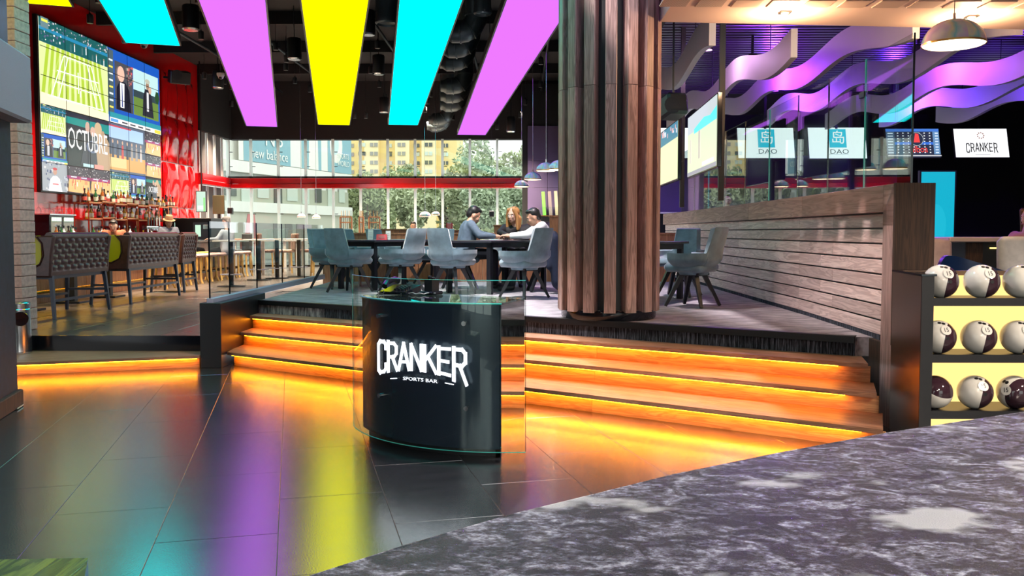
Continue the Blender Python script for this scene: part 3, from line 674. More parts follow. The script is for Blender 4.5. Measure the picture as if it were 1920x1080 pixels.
sp = MB(); p0_, p1_ = front[-1] + sdn * .004 , bk + sdn * .004
sp.prism([p0_, p1_, p1_ + sdn * .006, p0_ + sdn * .006], .0, HP - .02); sp.build('mirror_side', M['mirror'], pod)
MB().prism([p * 1.012 for p in inset(body, -.015)], HP - .02, HP - .008).build('top', M['glass'], pod)
MB().prism(inset(body, .02), HP - .035, HP - .0205).build('top_board', P('podium_top', (.5, .4, .38), .25), pod)
eg = MB(); eg.tube([(*arcp(-1.02 + 2.04 * i / NA, .012), HP - .013) for i in range(NA + 1)], .0055, 6); eg.build('top_edge', M['greenedge'], pod)
# curved glass sheet on four stand-offs
OFF = .055
def gl_pt(t, z, off=0): p = arcp(t, OFF + off); return (*p, z)
t0g, t1g = -1.1, 1.25
gs = MB(); Z0, Z1 = .045, 1.105
for o_ in (0, .008): gs.grid(lambda u, v: gl_pt(t0g + (t1g - t0g) * u, Z0 + (Z1 - Z0) * v, o_), 30, 1)
gsh = gs.build('glass_sheet', M['glass'], pod, smooth=1)
for z_, r_ in ((Z0, .003), (Z1, .002)):
    MB().tube([gl_pt(t0g + (t1g - t0g) * i / 30, z_, .004) for i in range(31)], r_, 6).build('glass_edge', M['greenedge'], gsh)
for t_ in (t0g, t1g): MB().tube([gl_pt(t_, Z0, .004), gl_pt(t_, Z1, .004)], .0015, 6).build('glass_edge', M['blackgloss' if t_ > 0 else 'greenedge'], gsh)
for t_, z_ in ((-.37, .855), (.66, .84), (-.36, .335), (.68, .315)):
    c_ = arcp(t_, -.002); v_ = (c_ - cen).normalized()
    MB().tube([(*c_, z_), (*(c_ + v_ * .06), z_), (*(c_ + v_ * .075), z_)], [.01, .01, .015], 12).build('stand_off', M['chrome'], pod)
# logo letters on the glass: strokes (x0,y0)-(x1,y1) in a unit cell
LET = {
 'C': [((.85, .75), (.85, .88)), ((.85, .88), (.7, .96)), ((.7, .96), (.3, .96)), ((.3, .96), (.14, .86)), ((.14, .86), (.14, .14)), ((.14, .14), (.3, .04)), ((.3, .04), (.7, .04)), ((.7, .04), (.85, .12)), ((.85, .12), (.85, .26))],
 'R': [((.15, 0), (.15, 1)), ((.15, .95), (.65, .95)), ((.65, .95), (.84, .84)), ((.84, .84), (.84, .6)), ((.84, .6), (.65, .48)), ((.65, .48), (.15, .48)), ((.5, .48), (.9, 0))],
 'A': [((.1, 0), (.5, 1)), ((.5, 1), (.9, 0)), ((.25, .3), (.75, .3))],
 'N': [((.14, 0), (.14, 1)), ((.14, 1), (.86, 0)), ((.86, 0), (.86, 1))],
 'K': [((.15, 0), (.15, 1)), ((.18, .42), (.88, 1)), ((.38, .58), (.9, 0))],
 'E': [((.15, 0), (.15, 1)), ((.15, .94), (.85, .94)), ((.15, .5), (.75, .5)), ((.15, .06), (.85, .06))],
}
def letter_polys(chh, th=.2):
    out = []
    for (a, b) in LET[chh]:
        a, b = Vector(a), Vector(b); d_ = (b - a); L_ = d_.length; d_.normalize(); n_ = Vector((-d_.y, d_.x)); w_ = Vector((n_.x * th / 2, n_.y * th * .28))
        e2 = Vector((d_.x * th * .28, d_.y * .05))
        out.append([a - e2 - w_, b + e2 - w_, b + e2 + w_, a - e2 + w_])
    return out
letm = P('logo_white', (.9, .92, .95), .3, emit=(.85, .9, 1), estr=1.1)
word = 'CRANKER'; TX0, TX1 = -.39, .69
for i, chh in enumerate(word):
    w_ = (TX1 - TX0) / 7; xa = TX0 + i * w_
    mdl = (i - 3) / 3.0
    zb = .49 - .075 * mdl * mdl - .012; zt = .695 - .006 * mdl
    if i in (0,): zb += .0
    if i == 6: zb -= .02
    m_ = MB()
    for pl_ in letter_polys(chh):
        vs = []
        for dz in (.010, .016):
            for p in pl_:
                m2 = ((xa + p.x * w_ - (TX0 + TX1) / 2) / ((TX1 - TX0) / 2))
                zb2 = .535 - .065 * m2 * m2 - (.01 if i == 6 else 0)
                vs.append(gl_pt(xa + p.x * w_ * 1.08, zb2 + (zt - zb2) * p.y, dz))
        m_.add(vs, [(0, 1, 2, 3), (7, 6, 5, 4), (0, 4, 5, 1), (1, 5, 6, 2), (2, 6, 7, 3), (3, 7, 4, 0)])
    m_.build('logo_letter', letm, gsh)
tag_ = text_mesh('SPORTS BAR', .034, .001, letm, 1.0)
for v_ in tag_.vertices:
    t_ = .19 + v_.co.x / (rad * half) * 1.3; v_.co = Vector(gl_pt(t_, .475 + v_.co.y * .9 - .35 * (v_.co.x) ** 2, .012 + v_.co.z))
link('logo_line', tag_, gsh)
for s_ in (-1, 1):
    MB().tube([gl_pt(.19 + s_ * .28, .468, .013), gl_pt(.19 + s_ * .37, .46, .013)], .003, 5).build('logo_dash', letm, gsh)

# things on the podium
ph0 = gp(750, 551, HP - .008)
ph = thing('desk_phone', 'black desk telephone on the podium top', 'telephone', (ph0.x, ph0.y + .02, HP - .008), TH + R(8))
k_ = MB(); k_.add([(-.11, -.1, 0), (.11, -.1, 0), (.11, .1, 0), (-.11, .1, 0), (-.11, -.1, .02), (.11, -.1, .02), (.11, .1, .06), (-.11, .1, .06)], [(3, 2, 1, 0), (4, 5, 6, 7), (0, 1, 5, 4), (1, 2, 6, 5), (2, 3, 7, 6), (3, 0, 4, 7)]); k_.build('base', M['blackgloss'], ph)
MB().tube([(-.075, -.085, .055), (-.085, -.04, .085), (-.085, .05, .1), (-.075, .09, .085)], [.022, .02, .02, .022], 8).build('handset', M['blackgloss'], ph, smooth=40)
for i in range(3):
    for j in range(4): MB().box((.0 + i * .03, -.06 + j * .028, .034 + j * .0055), (.02, .016, .012)).build('key', M['blackmetal'], ph)
MB().tube([(-.075 + .012 * math.sin(k * 1.2), -.1 - .01 * k + .04 * (k > 6), .012 + .012 * math.cos(k * 1.2) ) for k in range(14)], .004, 5).build('cord', M['black'], ph)
hc = gp(808, 552, HP - .008)
dk = thing('handset_cradle', 'small black charging cradle holding a pager beside the phone', 'cradle', (hc.x, hc.y, HP - .008), TH)
MB().box((0, 0, .012), (.13, .12, .024), b=.008).build('base', M['blackgloss'], dk)
MB().prism([(-.035, -.03), (.035, -.03), (.04, .04), (-.04, .04)], .024, .105).build('holder', M['black'], dk)
MB().box((-.012, .005, .115), (.02, .03, .03), b=.004).build('pager', M['blackmetal'], dk); MB().box((.018, .005, .11), (.018, .03, .025), b=.004).build('pager', M['blackmetal'], dk)
cb = MB(); p_ = []
for k in range(26):
    t_ = k / 25; p_.append((ph0.x + .02 + (hc.x - ph0.x + .02) * t_, ph0.y - .1 + (hc.y - ph0.y) * t_ + .03 * math.sin(9 * t_), HP - .001 + .008 * abs(math.sin(14 * t_))))
tag(cb.tube(p_, .004, 6).build('phone_cable', P('grey_cable', (.3, .3, .33), .4), None, smooth=1), 'thin grey cable curling between the phone and the cradle', 'cable')

# ================================================================== FOREGROUND GRANITE COUNTER
ZG = 1.0
ce = [gp(px, py, ZG) for px, py in ((2400, 716), (2150, 741), (1920, 772), (1660, 812), (1460, 849), (1260, 890), (1120, 925), (960, 964), (760, 1022), (580, 1080), (300, 1180))]
edge = []
for i in range(len(ce) - 1):
    for k in range(4): edge.append(ce[i].lerp(ce[i + 1], k / 4))
edge.append(ce[-1])
cpoly = [(p.x, p.y) for p in edge] + [(edge[-1].x, -.7), (edge[0].x, -.7)]
ct = thing('granite_counter', 'dark veined granite counter curving across the front corner', 'counter', (0, 0, 0))
MB().prism(cpoly, ZG - .03, ZG).build('worktop', M['granite'], ct)
MB().tube([(p.x, p.y, ZG - .004) for p in edge], .0045, 6).build('edge', M['granite'], ct)
cin = [(p[0] * .93 + .06, p[1] * .9 - .03) for p in cpoly]
MB().prism(cin, 0, ZG - .03).build('base', M['blackgloss'], ct)
# low glossy block at the bottom left corner
bz = .42; bq = [gp(165, 1046, bz), gp(150, 1130, bz), gp(-160, 1130, bz), gp(-60, 1050, bz)]
lb = thing('side_block', 'low black block with a glossy grained top painted with green reflections in the corner', 'side table', (0, 0, 0))
refl_grain = wood('green_reflection_grain', (.015, .04, .035), (.1, .17, .05), 'y', .5, .12)  # reflection of the yellow and cyan panels tinted into the grain colours
MB().prism([(p.x, p.y) for p in bq], 0, bz - .015).build('body', M['blackgloss'], lb)
MB().prism([(p.x, p.y) for p in bq], bz - .015, bz).build('top', refl_grain, lb)
pp = gp(2, 1000, .5)
tag(MB().box((pp.x - .14, pp.y - .1, .31), (.26, .1, .62), b=.01).build('menu_stand', M['blackgloss']), 'black upright panel behind the low block at the left edge', 'stand')
# steel pedal bin
tb = gp(41, 663, T1); tb = Vector((tb.x - .045, tb.y + .02, T1))
bn = thing('waste_bin', 'brushed steel waste bin with a dark round flap on the low step', 'bin', tb)
MB().lathe([(.0, 0), (.125, 0), (.128, .02), (.125, .03), (.122, .5), (.125, .505), (.125, .53), (.1, .545), (0, .55)], 28).build('body', M['steel'], bn, smooth=35)
MB().lathe([(0, 0), (.07, 0), (.075, -.008)], 20, TR((.091, -.097, .37), R(43), R(90))).build('flap', P('flap_black', (.02, .008, .01), .05, coat=1), bn)
MB().lathe([(.126, .46), (.129, .465), (.126, .47)], 28).build('band', M['chrome'], bn)
# ================================================================== DINING CHAIRS ON THE PLATFORM
def make_chair():
    t = thing('dining_chair', 'x', 'chair')
    def sm(x, a, b): x = max(0, min(1, (x - a) / (b - a))); return x * x * (3 - 2 * x)
    A = R(118)
    def rim(ph): return .575 + (.85 - .575) * (1 - sm(abs(ph), R(24), R(32)))
    def outer(ph, z):
        k = sm(z, .34, .52); rx, ry = .15 + .15 * k, .15 + .135 * k
        lean = .07 * sm(z, .55, .85)
        # back (ph = 0) is towards -y; squarish plan
        cx, cy = math.sin(ph), -math.cos(ph); e = .72
        x = math.copysign(abs(cx) ** e, cx) * rx; y = math.copysign(abs(cy) ** e, cy) * ry - lean
        return x, y
    nu, nv = 76, 16
    def fo(u, v):
        ph = -A + 2 * A * u; z = .34 + (rim(ph) - .34) * v; x, y = outer(ph, z); return (x, y, z)
    def fi(u, v):
        ph = -A + 2 * A * u; z = .43 + (rim(ph) - .43) * v; x, y = outer(ph, z); k = .85 if abs(ph) < R(40) else .82; return (x * .83, y * .8 + .0, z - .012 * (v > .9))
    s_ = MB(); o0 = len(s_.v); s_.grid(fo, nu, nv); o1 = len(s_.v); s_.grid(fi, nu, nv); K = nu + 1
    for i in range(nu): s_.f.append((o0 + nv * K + i, o0 + nv * K + i + 1, o1 + nv * K + i + 1, o1 + nv * K + i)); s_.c.append(None); s_.m.append(0)
    for j in range(nv):
        for e in (0, nu): s_.f.append((o0 + j * K + e, o0 + (j + 1) * K + e, o1 + (j + 1) * K + e, o1 + j * K + e)); s_.c.append(None); s_.m.append(0)
    s_.f.append([o0 + i for i in range(K)]); s_.c.append(None); s_.m.append(0)
    sh = s_.build('shell', M['velvet'], t, smooth=50)
    md = sh.modifiers.new('soft', 'BEVEL'); md.width = .022; md.segments = 3; md.limit_method = 'ANGLE'; md.angle_limit = R(40)
    MB().box((0, .02, .42), (.44, .46, .1), b=.035).build('seat', M['velvet'], t, smooth=60)
    for sx in (-1, 1):
        for sy in (-1, 1): MB().bar((sx * .09, sy * .08, .35), (sx * .215, sy * .215, 0), .048, .05, .03, .03).build('leg', M['chairleg'], t)
    MB().box((0, 0, .345), (.26, .26, .03)).build('seat_base', M['chairleg'], t)
    return t
ch0 = make_chair(); ch_used = [False]
def chair(px, y, face, label, dz=0):
    loc = Vector((xat(px, y), y, ZP)); rz = math.atan2(face[1], face[0]) - R(90)
    if not ch_used[0]:
        ch_used[0] = True; ch0.location = loc; ch0.rotation_euler = (0, 0, rz); ch0['label'] = label; ch0['group'] = 'blue-grey velvet chairs on the platform'; return ch0
    return dup(ch0, loc, rz, label, 'blue-grey velvet chairs on the platform')
u2, n2 = (U.x, U.y), (NN.x, NN.y); mu, mn = (-U.x, -U.y), (-NN.x, -NN.y)
chair(655, 11.75, (.45, .9), 'grey velvet tub chair at the near corner of the table by the glass railing')
chair(752, 11.9, (-.75, .66), 'blue-grey velvet tub chair turned away, second from the glass railing')
chair(848, 11.3, (.5, .87), 'large blue-grey velvet tub chair behind the phone, back to the stairs')
chair(983, 10.75, (-.72, .7), 'teal velvet tub chair beside the wooden column, back to the stairs')
chair(1300, 9.55, (-.78, .62), 'teal velvet tub chair alone in front of the slatted wall')
chair(1274, 11.05, (-.5, -.87), 'teal velvet chair facing the stairs at the table right of the column')
chair(622, 12.55, u2, 'grey velvet chair half hidden at the table end by the glass railing')
chair(674, 13.22, u2, 'grey velvet chair behind the table nearest the glass railing')
chair(728, 13.86, u2, 'blue-grey velvet chair beyond the red table card')
chair(812, 13.7, mn, 'blue-grey velvet chair at the far end of the railing table')
chair(862, 12.35, (.83, .2), 'light blue velvet chair under the man in the grey jacket')
chair(958, 13.25, (-.3, -.95), 'velvet chair under the woman in black')
chair(1022, 11.95, (-.98, -.1), 'velvet chair under the man in the white shirt')

# ================================================================== TABLES
def make_table(n_c, L_, W_, label):
    """n_c: corner nearest the stairs; long side runs back along the stair normal"""
    t = thing('dining_table', label, 'table', (n_c.x, n_c.y, ZP), TH, 'dark tables on the platform')
    H = .69
    MB().box((-W_ / 2, L_ / 2, H - .014), (W_, L_, .028), b=.004).build('tabletop', M['tabletop'], t)
    MB().box((-W_ / 2, L_ / 2, H - .06), (W_ - .1, L_ - .1, .06)).build('apron', M['blackmetal'], t)
    for x in (-.08, -W_ + .08):
        for y in (.08, L_ - .08): MB().box((x, y, (H - .03) / 2), (.06, .06, H - .03)).build('leg', M['blackmetal'], t)
    MB().box((-W_ / 2, .08, H - .16), (W_ - .2, .03, .04)).build('rail', M['blackmetal'], t)
    return t
make_table(Vector((xat(702, 11.95), 11.95, 0)), 1.5, .8, 'dark dining table nearest the glass railing')
make_table(Vector((xat(921, 11.15), 11.15, 0)), 1.45, .82, 'dark dining table where three people sit')
make_table(Vector((xat(1203, 9.5), 9.5, 0)), 1.3, .8, 'dark dining table right of the wooden column')
zt_ = ZP + .69
def standee(px, y, w_, h_, col, label, cat, name='menu_card', tilt=.25):
    t = thing(name, label, cat, (xat(px, y), y, zt_), 0)
    for s_ in (-1, 1):
        vs = [(-w_ / 2, s_ * .04, 0), (w_ / 2, s_ * .04, 0), (w_ / 2, 0, h_), (-w_ / 2, 0, h_)]
        m_ = MB().add(vs + [(p[0], p[1] - s_ * .004, p[2]) for p in vs], [(0, 1, 2, 3), (7, 6, 5, 4), (0, 4, 5, 1), (1, 5, 6, 2), (2, 6, 7, 3), (3, 7, 4, 0)])
        m_.build('card', col, t)
        for k in range(3): MB().box((0, s_ * (.035 - .009 * k), h_ * (.3 + .2 * k)), (w_ * .6, .006, h_ * .05)).build('print_line', M['white'], t)
standee(716, 12.4, .15, .08, P('red_card', (.75, .06, .08), .5), 'small red tent card on the table by the railing', 'table card')
standee(695, 12.6, .075, .15, M['white'], 'white menu card standing on the table by the railing', 'menu')
standee(728, 12.75, .07, .13, P('pale_card', (.6, .62, .6), .5), 'pale menu card behind the red tent card', 'menu')

# ================================================================== PEOPLE (one continuous surface each; clothes and hair are children)
def remesh_union(parts, voxel, name, mat, parent, smooth_it=4):
    m_ = MB()
    for q in parts:
        if q[0] == 'e': m_.sphere((0, 0, 0), q[2], Matrix.Translation(q[1]) @ (q[3] if len(q) > 3 else Matrix()), 16, 10)
        else:
            _, a, b, r1, r2 = q; a, b = Vector(a), Vector(b); n_ = 6
            for i in range(n_ + 1):
                t_ = i / n_; m_.sphere(a.lerp(b, t_), r1 + (r2 - r1) * t_, None, 10, 8) if i in (0, n_) else None
            L_ = (b - a).length
            if L_ > 1e-4:
                z_ = (b - a).normalized(); qt = z_.to_track_quat('Z', 'Y').to_matrix().to_4x4()
                m_.lathe([(0, 0), (r1, 0), (r2, L_), (0, L_)], 12, Matrix.Translation(a) @ qt)
    me = m_.mesh(name, mat); o = link(name, me)
    md = o.modifiers.new('r', 'REMESH'); md.mode = 'VOXEL'; md.voxel_size = voxel; md.use_smooth_shade = True
    ms = o.modifiers.new('s', 'SMOOTH'); ms.factor = .5; ms.iterations = smooth_it
    dg = bpy.context.evaluated_depsgraph_get(); me2 = bpy.data.meshes.new_from_object(o.evaluated_get(dg))
    me2.polygons.foreach_set('use_smooth', [True] * len(me2.polygons)); me2.materials.clear(); me2.materials.append(mat)
    bpy.data.objects.remove(o); o2 = link(name, me2, parent); return o2
def hand(w, d, r=1.0, curl=.5, up=Vector((0, 0, 1)), thumb=1):
    """palm + five unequal bent fingers; w wrist, d pointing direction"""
    w = Vector(w); d = Vector(d).normalized(); s_ = d.cross(up).normalized(); u_ = s_.cross(d); out = []
    pc = w + d * .05; out += [('c', w, w + d * .03, .026 * r, .03 * r)]
    for k, (o_, L_) in enumerate(((-.03, .062), (-.01, .075), (.011, .07), (.031, .055))):
        b0 = w + d * .035 + s_ * o_ * .7; b1 = w + d * .085 + s_ * o_; out.append(('c', b0, b1, .014 * r, .0105 * r))
        b2 = b1 + (d * math.cos(curl) - u_ * math.sin(curl)) * L_ * .5; b3 = b2 + (d * math.cos(curl * 2.2) - u_ * math.sin(curl * 2.2)) * L_ * .5
        out += [('c', b1, b2, .0105 * r, .0095 * r), ('c', b2, b3, .0095 * r, .008 * r)]
    t0_ = w + d * .025 - s_ * .03 * thumb; t1_ = t0_ - s_ * .03 * thumb + d * .03 - u_ * .012; out += [('c', t0_, t1_, .014 * r, .011 * r), ('c', t1_, t1_ + d * .032 - u_ * .01, .011 * r, .009 * r)]
    return out
def face_frame(look, tilt=0):
    f = Vector(look).normalized(); r_ = f.cross(Vector((0, 0, 1))).normalized(); u_ = r_.cross(f); return f, r_, u_
def head_parts(hc, look, k=1.0):
    f, r_, u_ = face_frame(look); mt = Matrix((r_, f, u_)).transposed().to_4x4(); hc = Vector(hc)
    g = lambda x, y, z: hc + (r_ * x + f * y + u_ * z) * k
    p = [('e', g(0, -.01, .03), (.074 * k, .092 * k, .092 * k), mt), ('e', g(0, .018, -.04), (.058 * k, .066 * k, .075 * k), mt), ('e', g(0, .05, -.085), (.03 * k, .028 * k, .022 * k), mt),
         ('c', g(0, .088, .0), g(0, .102, -.032), .009 * k, .014 * k), ('c', g(-.012, .09, -.062), g(.012, .09, -.062), .008 * k, .008 * k),
         ('e', g(-.034, .07, -.02), (.022 * k, .02 * k, .022 * k), mt), ('e', g(.034, .07, -.02), (.022 * k, .02 * k, .022 * k), mt),
         ('c', g(-.045, .082, .022), g(.045, .082, .022), .01 * k, .01 * k)]
    for s_ in (-1, 1): p += [('e', g(s_ * .076, -.005, -.012), (.012 * k, .022 * k, .034 * k), mt)]
    return p, g, mt
skin = {'a': P('skin_warm', (.56, .3, .2), .5), 'b': P('skin_fair', (.68, .42, .32), .5)}
def person(label, pel, sh_c, head, look, side, arms, knees, feet, skinm, top, bottom, hairm, hairstyle, vox=.011, hat=None, beard=False, wide=.19, extra=None, blur=False):
    """joints in world metres; side = direction from left to right shoulder"""
    t = thing('person', label, 'person', (pel[0], pel[1], 0)); O = Vector((pel[0], pel[1], 0))
    W = lambda p: Vector(p) - O
    pel, sh_c, head = W(pel), W(sh_c), W(head); sd = Vector(side).normalized(); fw = Vector((0, 0, 1)).cross(sd).normalized()
    neck = sh_c + (head - sh_c) * .45; shl, shr = sh_c - sd * wide * .9, sh_c + sd * wide * .9
    ba, ga, mt = head_parts(head, look)
    body = list(ba) + [('c', sh_c, neck, .058, .052), ('c', neck, head - Vector((0, 0, .05)), .052, .05)]
    cl = []; tr = []
    spine = pel.lerp(sh_c, .5) - fw * -.0
    def torso(e, L):
        for s_ in (-1, 1):
            L.append(('c', pel + sd * s_ * .08, spine + sd * s_ * .075, .125 + e, .115 + e)); L.append(('c', spine + sd * s_ * .075, sh_c + sd * s_ * (wide - .09) - Vector((0, 0, .06)), .115 + e, .105 + e))
            L.append(('c', sh_c - Vector((0, 0, .01)), sh_c + sd * s_ * wide * .85 - Vector((0, 0, .015)), .065 + e, .06 + e))
    torso(-.012, body); torso(.008, cl)
    hands = []
    for (el, wr, hd), s0, s_ in zip(arms, (shl, shr), (-1, 1)):
        el, wr = W(el), W(wr)
        body += [('c', s0, el, .047, .04), ('c', el, wr, .038, .027)]; cl += [('c', s0, el, .066, .052), ('c', el, wr + (el - wr) * .12, .052, .04)]
        body += hand(wr, hd, 1, .5, thumb=s_)
    for kn, ft, s_ in zip(knees, feet, (-1, 1)):
        kn, ft = W(kn), W(ft); hp = pel + sd * s_ * .09
        body += [('c', hp, kn, .075, .052), ('c', kn, ft + Vector((0, 0, .08)), .05, .036)]; tr += [('c', hp, kn, .095, .07), ('c', kn, ft + Vector((0, 0, .1)), .068, .052)]
        d_ = fw * .17; tr += []
        sh_ = remesh_union([('c', ft + Vector((0, 0, .05)), ft + d_ + Vector((0, 0, .035)), .045, .035)], .014, 'shoe', M['black'], t)
    tr += [('c', pel - sd * .08, pel + sd * .08, .13, .13)]
    remesh_union(body, vox, 'body', skinm, t, 3)
    remesh_union(cl, vox * 1.15, 'shirt' if top[1] == 's' else 'jacket', top[0], t, 5); remesh_union(tr, vox * 1.3, 'trousers', bottom, t, 4)
    if hairstyle == 'short':
        hp_ = [('e', ga(0, -.028, .052), (.082, .088, .082), mt), ('e', ga(0, .03, .1), (.066, .05, .028), mt), ('e', ga(0, -.06, .0), (.07, .05, .07), mt)]
    else:
        hp_ = [('e', ga(0, -.03, .05), (.088, .09, .086), mt), ('e', ga(0, -.06, -.04), (.082, .055, .13), mt)]
        for s_ in (-1, 1): hp_ += [('c', ga(s_ * .045, .05, .085), ga(s_ * .084, .02, -.02), .03, .028), ('c', ga(s_ * .084, .02, -.02), ga(s_ * .09, .03, -.2), .028, .022), ('c', ga(s_ * .07, -.04, -.05), ga(s_ * .08, -.02, -.24), .05, .03)]
    remesh_union(hp_, .009, 'hair', hairm, t, 3)
    for s_ in (-1, 1):
        e_ = MB().sphere(ga(s_ * .031, .079, -.002), .0115, None, 10, 8).build('eye', M['white'], t, smooth=1)
        MB().sphere(ga(s_ * .031, .0875, -.002), .006, None, 8, 6).build('iris', M['black'], e_)
        MB().tube([ga(s_ * .018, .091, .022), ga(s_ * .034, .09, .027), ga(s_ * .05, .078, .022)], .004, 5).build('eyebrow', hairm, t)
    MB().tube([ga(-.02, .096, -.061), ga(0, .101, -.06), ga(.02, .096, -.061)], .0055, 6).build('lips', P('lips', (.5, .16, .14), .4), t, smooth=1)
    if beard: remesh_union([('e', ga(0, .03, -.075), (.06, .06, .045), mt)], .01, 'beard', hairm, t)
    if hat:
        h_ = MB(); T = Matrix.Translation(ga(0, -.01, .085)) @ mt
        h_.lathe([(0, .1), (.075, .1), (.085, .07), (.09, 0), (.14, -.008), (.14, -.014), (.0, -.012)], 20, T); h_.build('hat', hat, t, smooth=35)
    return t, ga
jk = P('grey_blue_jacket', (.085, .125, .175), .8, noise=(30, .12)); wsh = P('white_shirt', (.82, .82, .85), .7); bkc = P('black_top', (.008, .008, .01), .7)
drk = P('dark_trousers', (.012, .013, .02), .8); hblk = P('black_hair', (.008, .007, .008), .45); hbl = P('blonde_hair', (.42, .2, .07), .45)
ZS = ZP + .5
# man in grey-blue jacket, hunched over the table, back to the camera
c = Vector((xat(872, 12.35), 12.35, ZS)); tz = zt_
h_ = dp(888, 404, 12.4)
person('man in a grey-blue jacket hunched over the table writing', c, (c.x + .05, 12.35, dp(880, 421, 12.35).z), h_, (.85, .25, -.55), (.25, -1, 0),
       [((c.x + .2, 12.68, tz + .08), (c.x + .42, 12.5, tz + .045), (.9, -.1, -.1)), ((c.x + .22, 12.12, tz + .06), (c.x + .43, 12.22, tz + .05), (.8, .3, .0))],
       [(c.x + .4, 12.48, ZS - .01), (c.x + .4, 12.25, ZS - .01)], [(c.x + .42, 12.5, ZP), (c.x + .42, 12.22, ZP)], skin['a'], (jk, 'j'), drk, hblk, 'short')
# woman in black
c = Vector((xat(968, 13.1), 13.1, ZS))
person('blonde woman in a black top facing the camera at the table', c, (c.x, 13.06, dp(968, 428, 13.06).z), dp(962, 404, 13.0), (-.5, -.85, -.05), (-.95, .2, 0),
       [((c.x + .22, 12.95, tz + .1), (c.x + .02, 12.78, tz + .05), (-.9, -.2, 0)), ((c.x - .24, 12.92, tz + .1), (c.x - .1, 12.75, tz + .05), (.3, -.8, 0))],
       [(c.x + .1, 12.75, ZS), (c.x - .1, 12.75, ZS)], [(c.x + .1, 12.75, ZP), (c.x - .1, 12.75, ZP)], skin['b'], (bkc, 's'), drk, hbl, 'long')
# man in white shirt
c = Vector((xat(1018, 12.0), 12.0, ZS))
person('man in a white shirt leaning on the table beside the column', c, (c.x - .03, 12.0, dp(1012, 424, 12.0).z), dp(1000, 408, 11.98), (-.92, -.12, -.38), (-.1, 1, 0),
       [((c.x - .2, 11.72, tz + .07), (c.x - .45, 11.8, tz + .05), (-.9, .3, .1)), ((c.x - .22, 12.3, tz + .08), (c.x - .46, 12.05, tz + .06), (-.8, -.5, .1))],
       [(c.x - .4, 11.9, ZS), (c.x - .4, 12.12, ZS)], [(c.x - .42, 11.9, ZP), (c.x - .42, 12.14, ZP)], skin['a'], (wsh, 's'), drk, hblk, 'short')
# jacket hung over his chair
jb = Vector((xat(1044, 11.62), 11.62, 0))
j_ = thing('hung_jacket', 'dark navy jacket hanging over the chair back beside the column', 'jacket', (jb.x, jb.y, ZP)); nv = P('navy_cloth', (.006, .012, .04), .8, noise=(25, .2))
remesh_union([('c', (-.06, -.14, .72), (-.04, .2, .75), .07, .07), ('c', (-.04, -.15, .7), (.02, -.18, .15), .08, .1), ('c', (.0, .12, .7), (.04, .1, .2), .07, .09), ('c', (-.08, -.12, .7), (-.1, -.2, .35), .06, .05)], .016, 'cloth', nv, j_)
MB().sphere((-.11, -.22, .48), .012).build('button', M['steel'], j_)
# papers, pen and things on their table
pp_ = thing('notepad', 'open white notepad under the writing man', 'notepad', (xat(925, 12.3), 12.3, zt_), .3)
MB().box((0, 0, .004), (.2, .28, .008)).build('pages', M['white'], pp_); MB().box((.03, .05, .0095), (.08, .1, .003)).build('sticky_note', P('cyan_note', (.1, .7, .7), .5), pp_)
tag(MB().box((xat(910, 12.4), 12.55, zt_ + .004), (.15, .2, .008)).build('paper_sheet', P('note_green', (.7, .75, .45), .6)), 'pale green sheet of paper beside the notepad', 'paper')
tg = thing('water_glass', 'small clear drinking glass in front of the woman', 'glass', (xat(946, 12.5), 12.5, zt_))
MB().lathe([(0, 0), (.03, 0), (.034, .1), (.031, .1), (.027, .008), (0, .008)], 14).build('bowl', M['wineglass'], tg, smooth=40)
# oak partition at the back of the platform, upholstered boxes behind
pt = sroot('wall_partition', 'low oak partition at the back of the platform')
xs = [CHX - .15 + k * .52 for k in range(12)]
for i in range(11): MB().box(((xs[i] + xs[i + 1]) / 2, PB_Y + .05, (ZB + 1.365) / 2), (.516, .08, 1.365 - ZB), b=.004).build('panel', M['partition'], pt)
MB().box(((xs[0] + xs[-1]) / 2, PB_Y + .06, 1.375), (xs[-1] - xs[0], .14, .025)).build('cap', M['partition'], pt)
def booth(px0, px1, y, py, label, cat='booth wall', mat='partition'):
    x0, x1 = xat(px0, y), xat(px1, y); z = dp(px0, py, y).z; t = thing('booth_screen', label, cat, ((x0 + x1) / 2, y, ZB))
    w_ = x1 - x0; n_ = max(1, round(w_ / .6))
    for i in range(n_): MB().box((-w_ / 2 + (i + .5) * w_ / n_, 0, (z - ZB) / 2), (w_ / n_ - .006, .06, z - ZB), b=.004).build('panel', M[mat], t)
    MB().box((0, 0, z - ZB + .012), (w_ + .02, .1, .024)).build('cap', M[mat], t)
booth(686, 812, 18.0, 431.5, 'dark oak booth screen in front of the pool cue racks')
booth(810, 872, 19.0, 433, 'second oak booth screen behind the tables')
booth(926, 945, 15.5, 424, 'narrow oak booth end left of the woman')
booth(1030, 1062, 15.2, 407, 'tall reddish oak booth end beside the column')
sb = thing('bench_seat', 'small red upholstered bench back behind the grey jacket', 'bench', (xat(843, 16), 16, ZB)); zz_ = dp(843, 417, 16).z
MB().box((0, 0, (zz_ - ZB) / 2 + .1), (.12, .08, zz_ - ZB - .2), b=.02).build('back', M['red'], sb); MB().box((0, -.2, .45), (.12, .4, .1), b=.02).build('seat', M['red'], sb); MB().box((0, -.1, .2), (.08, .4, .4)).build('base', M['black'], sb)
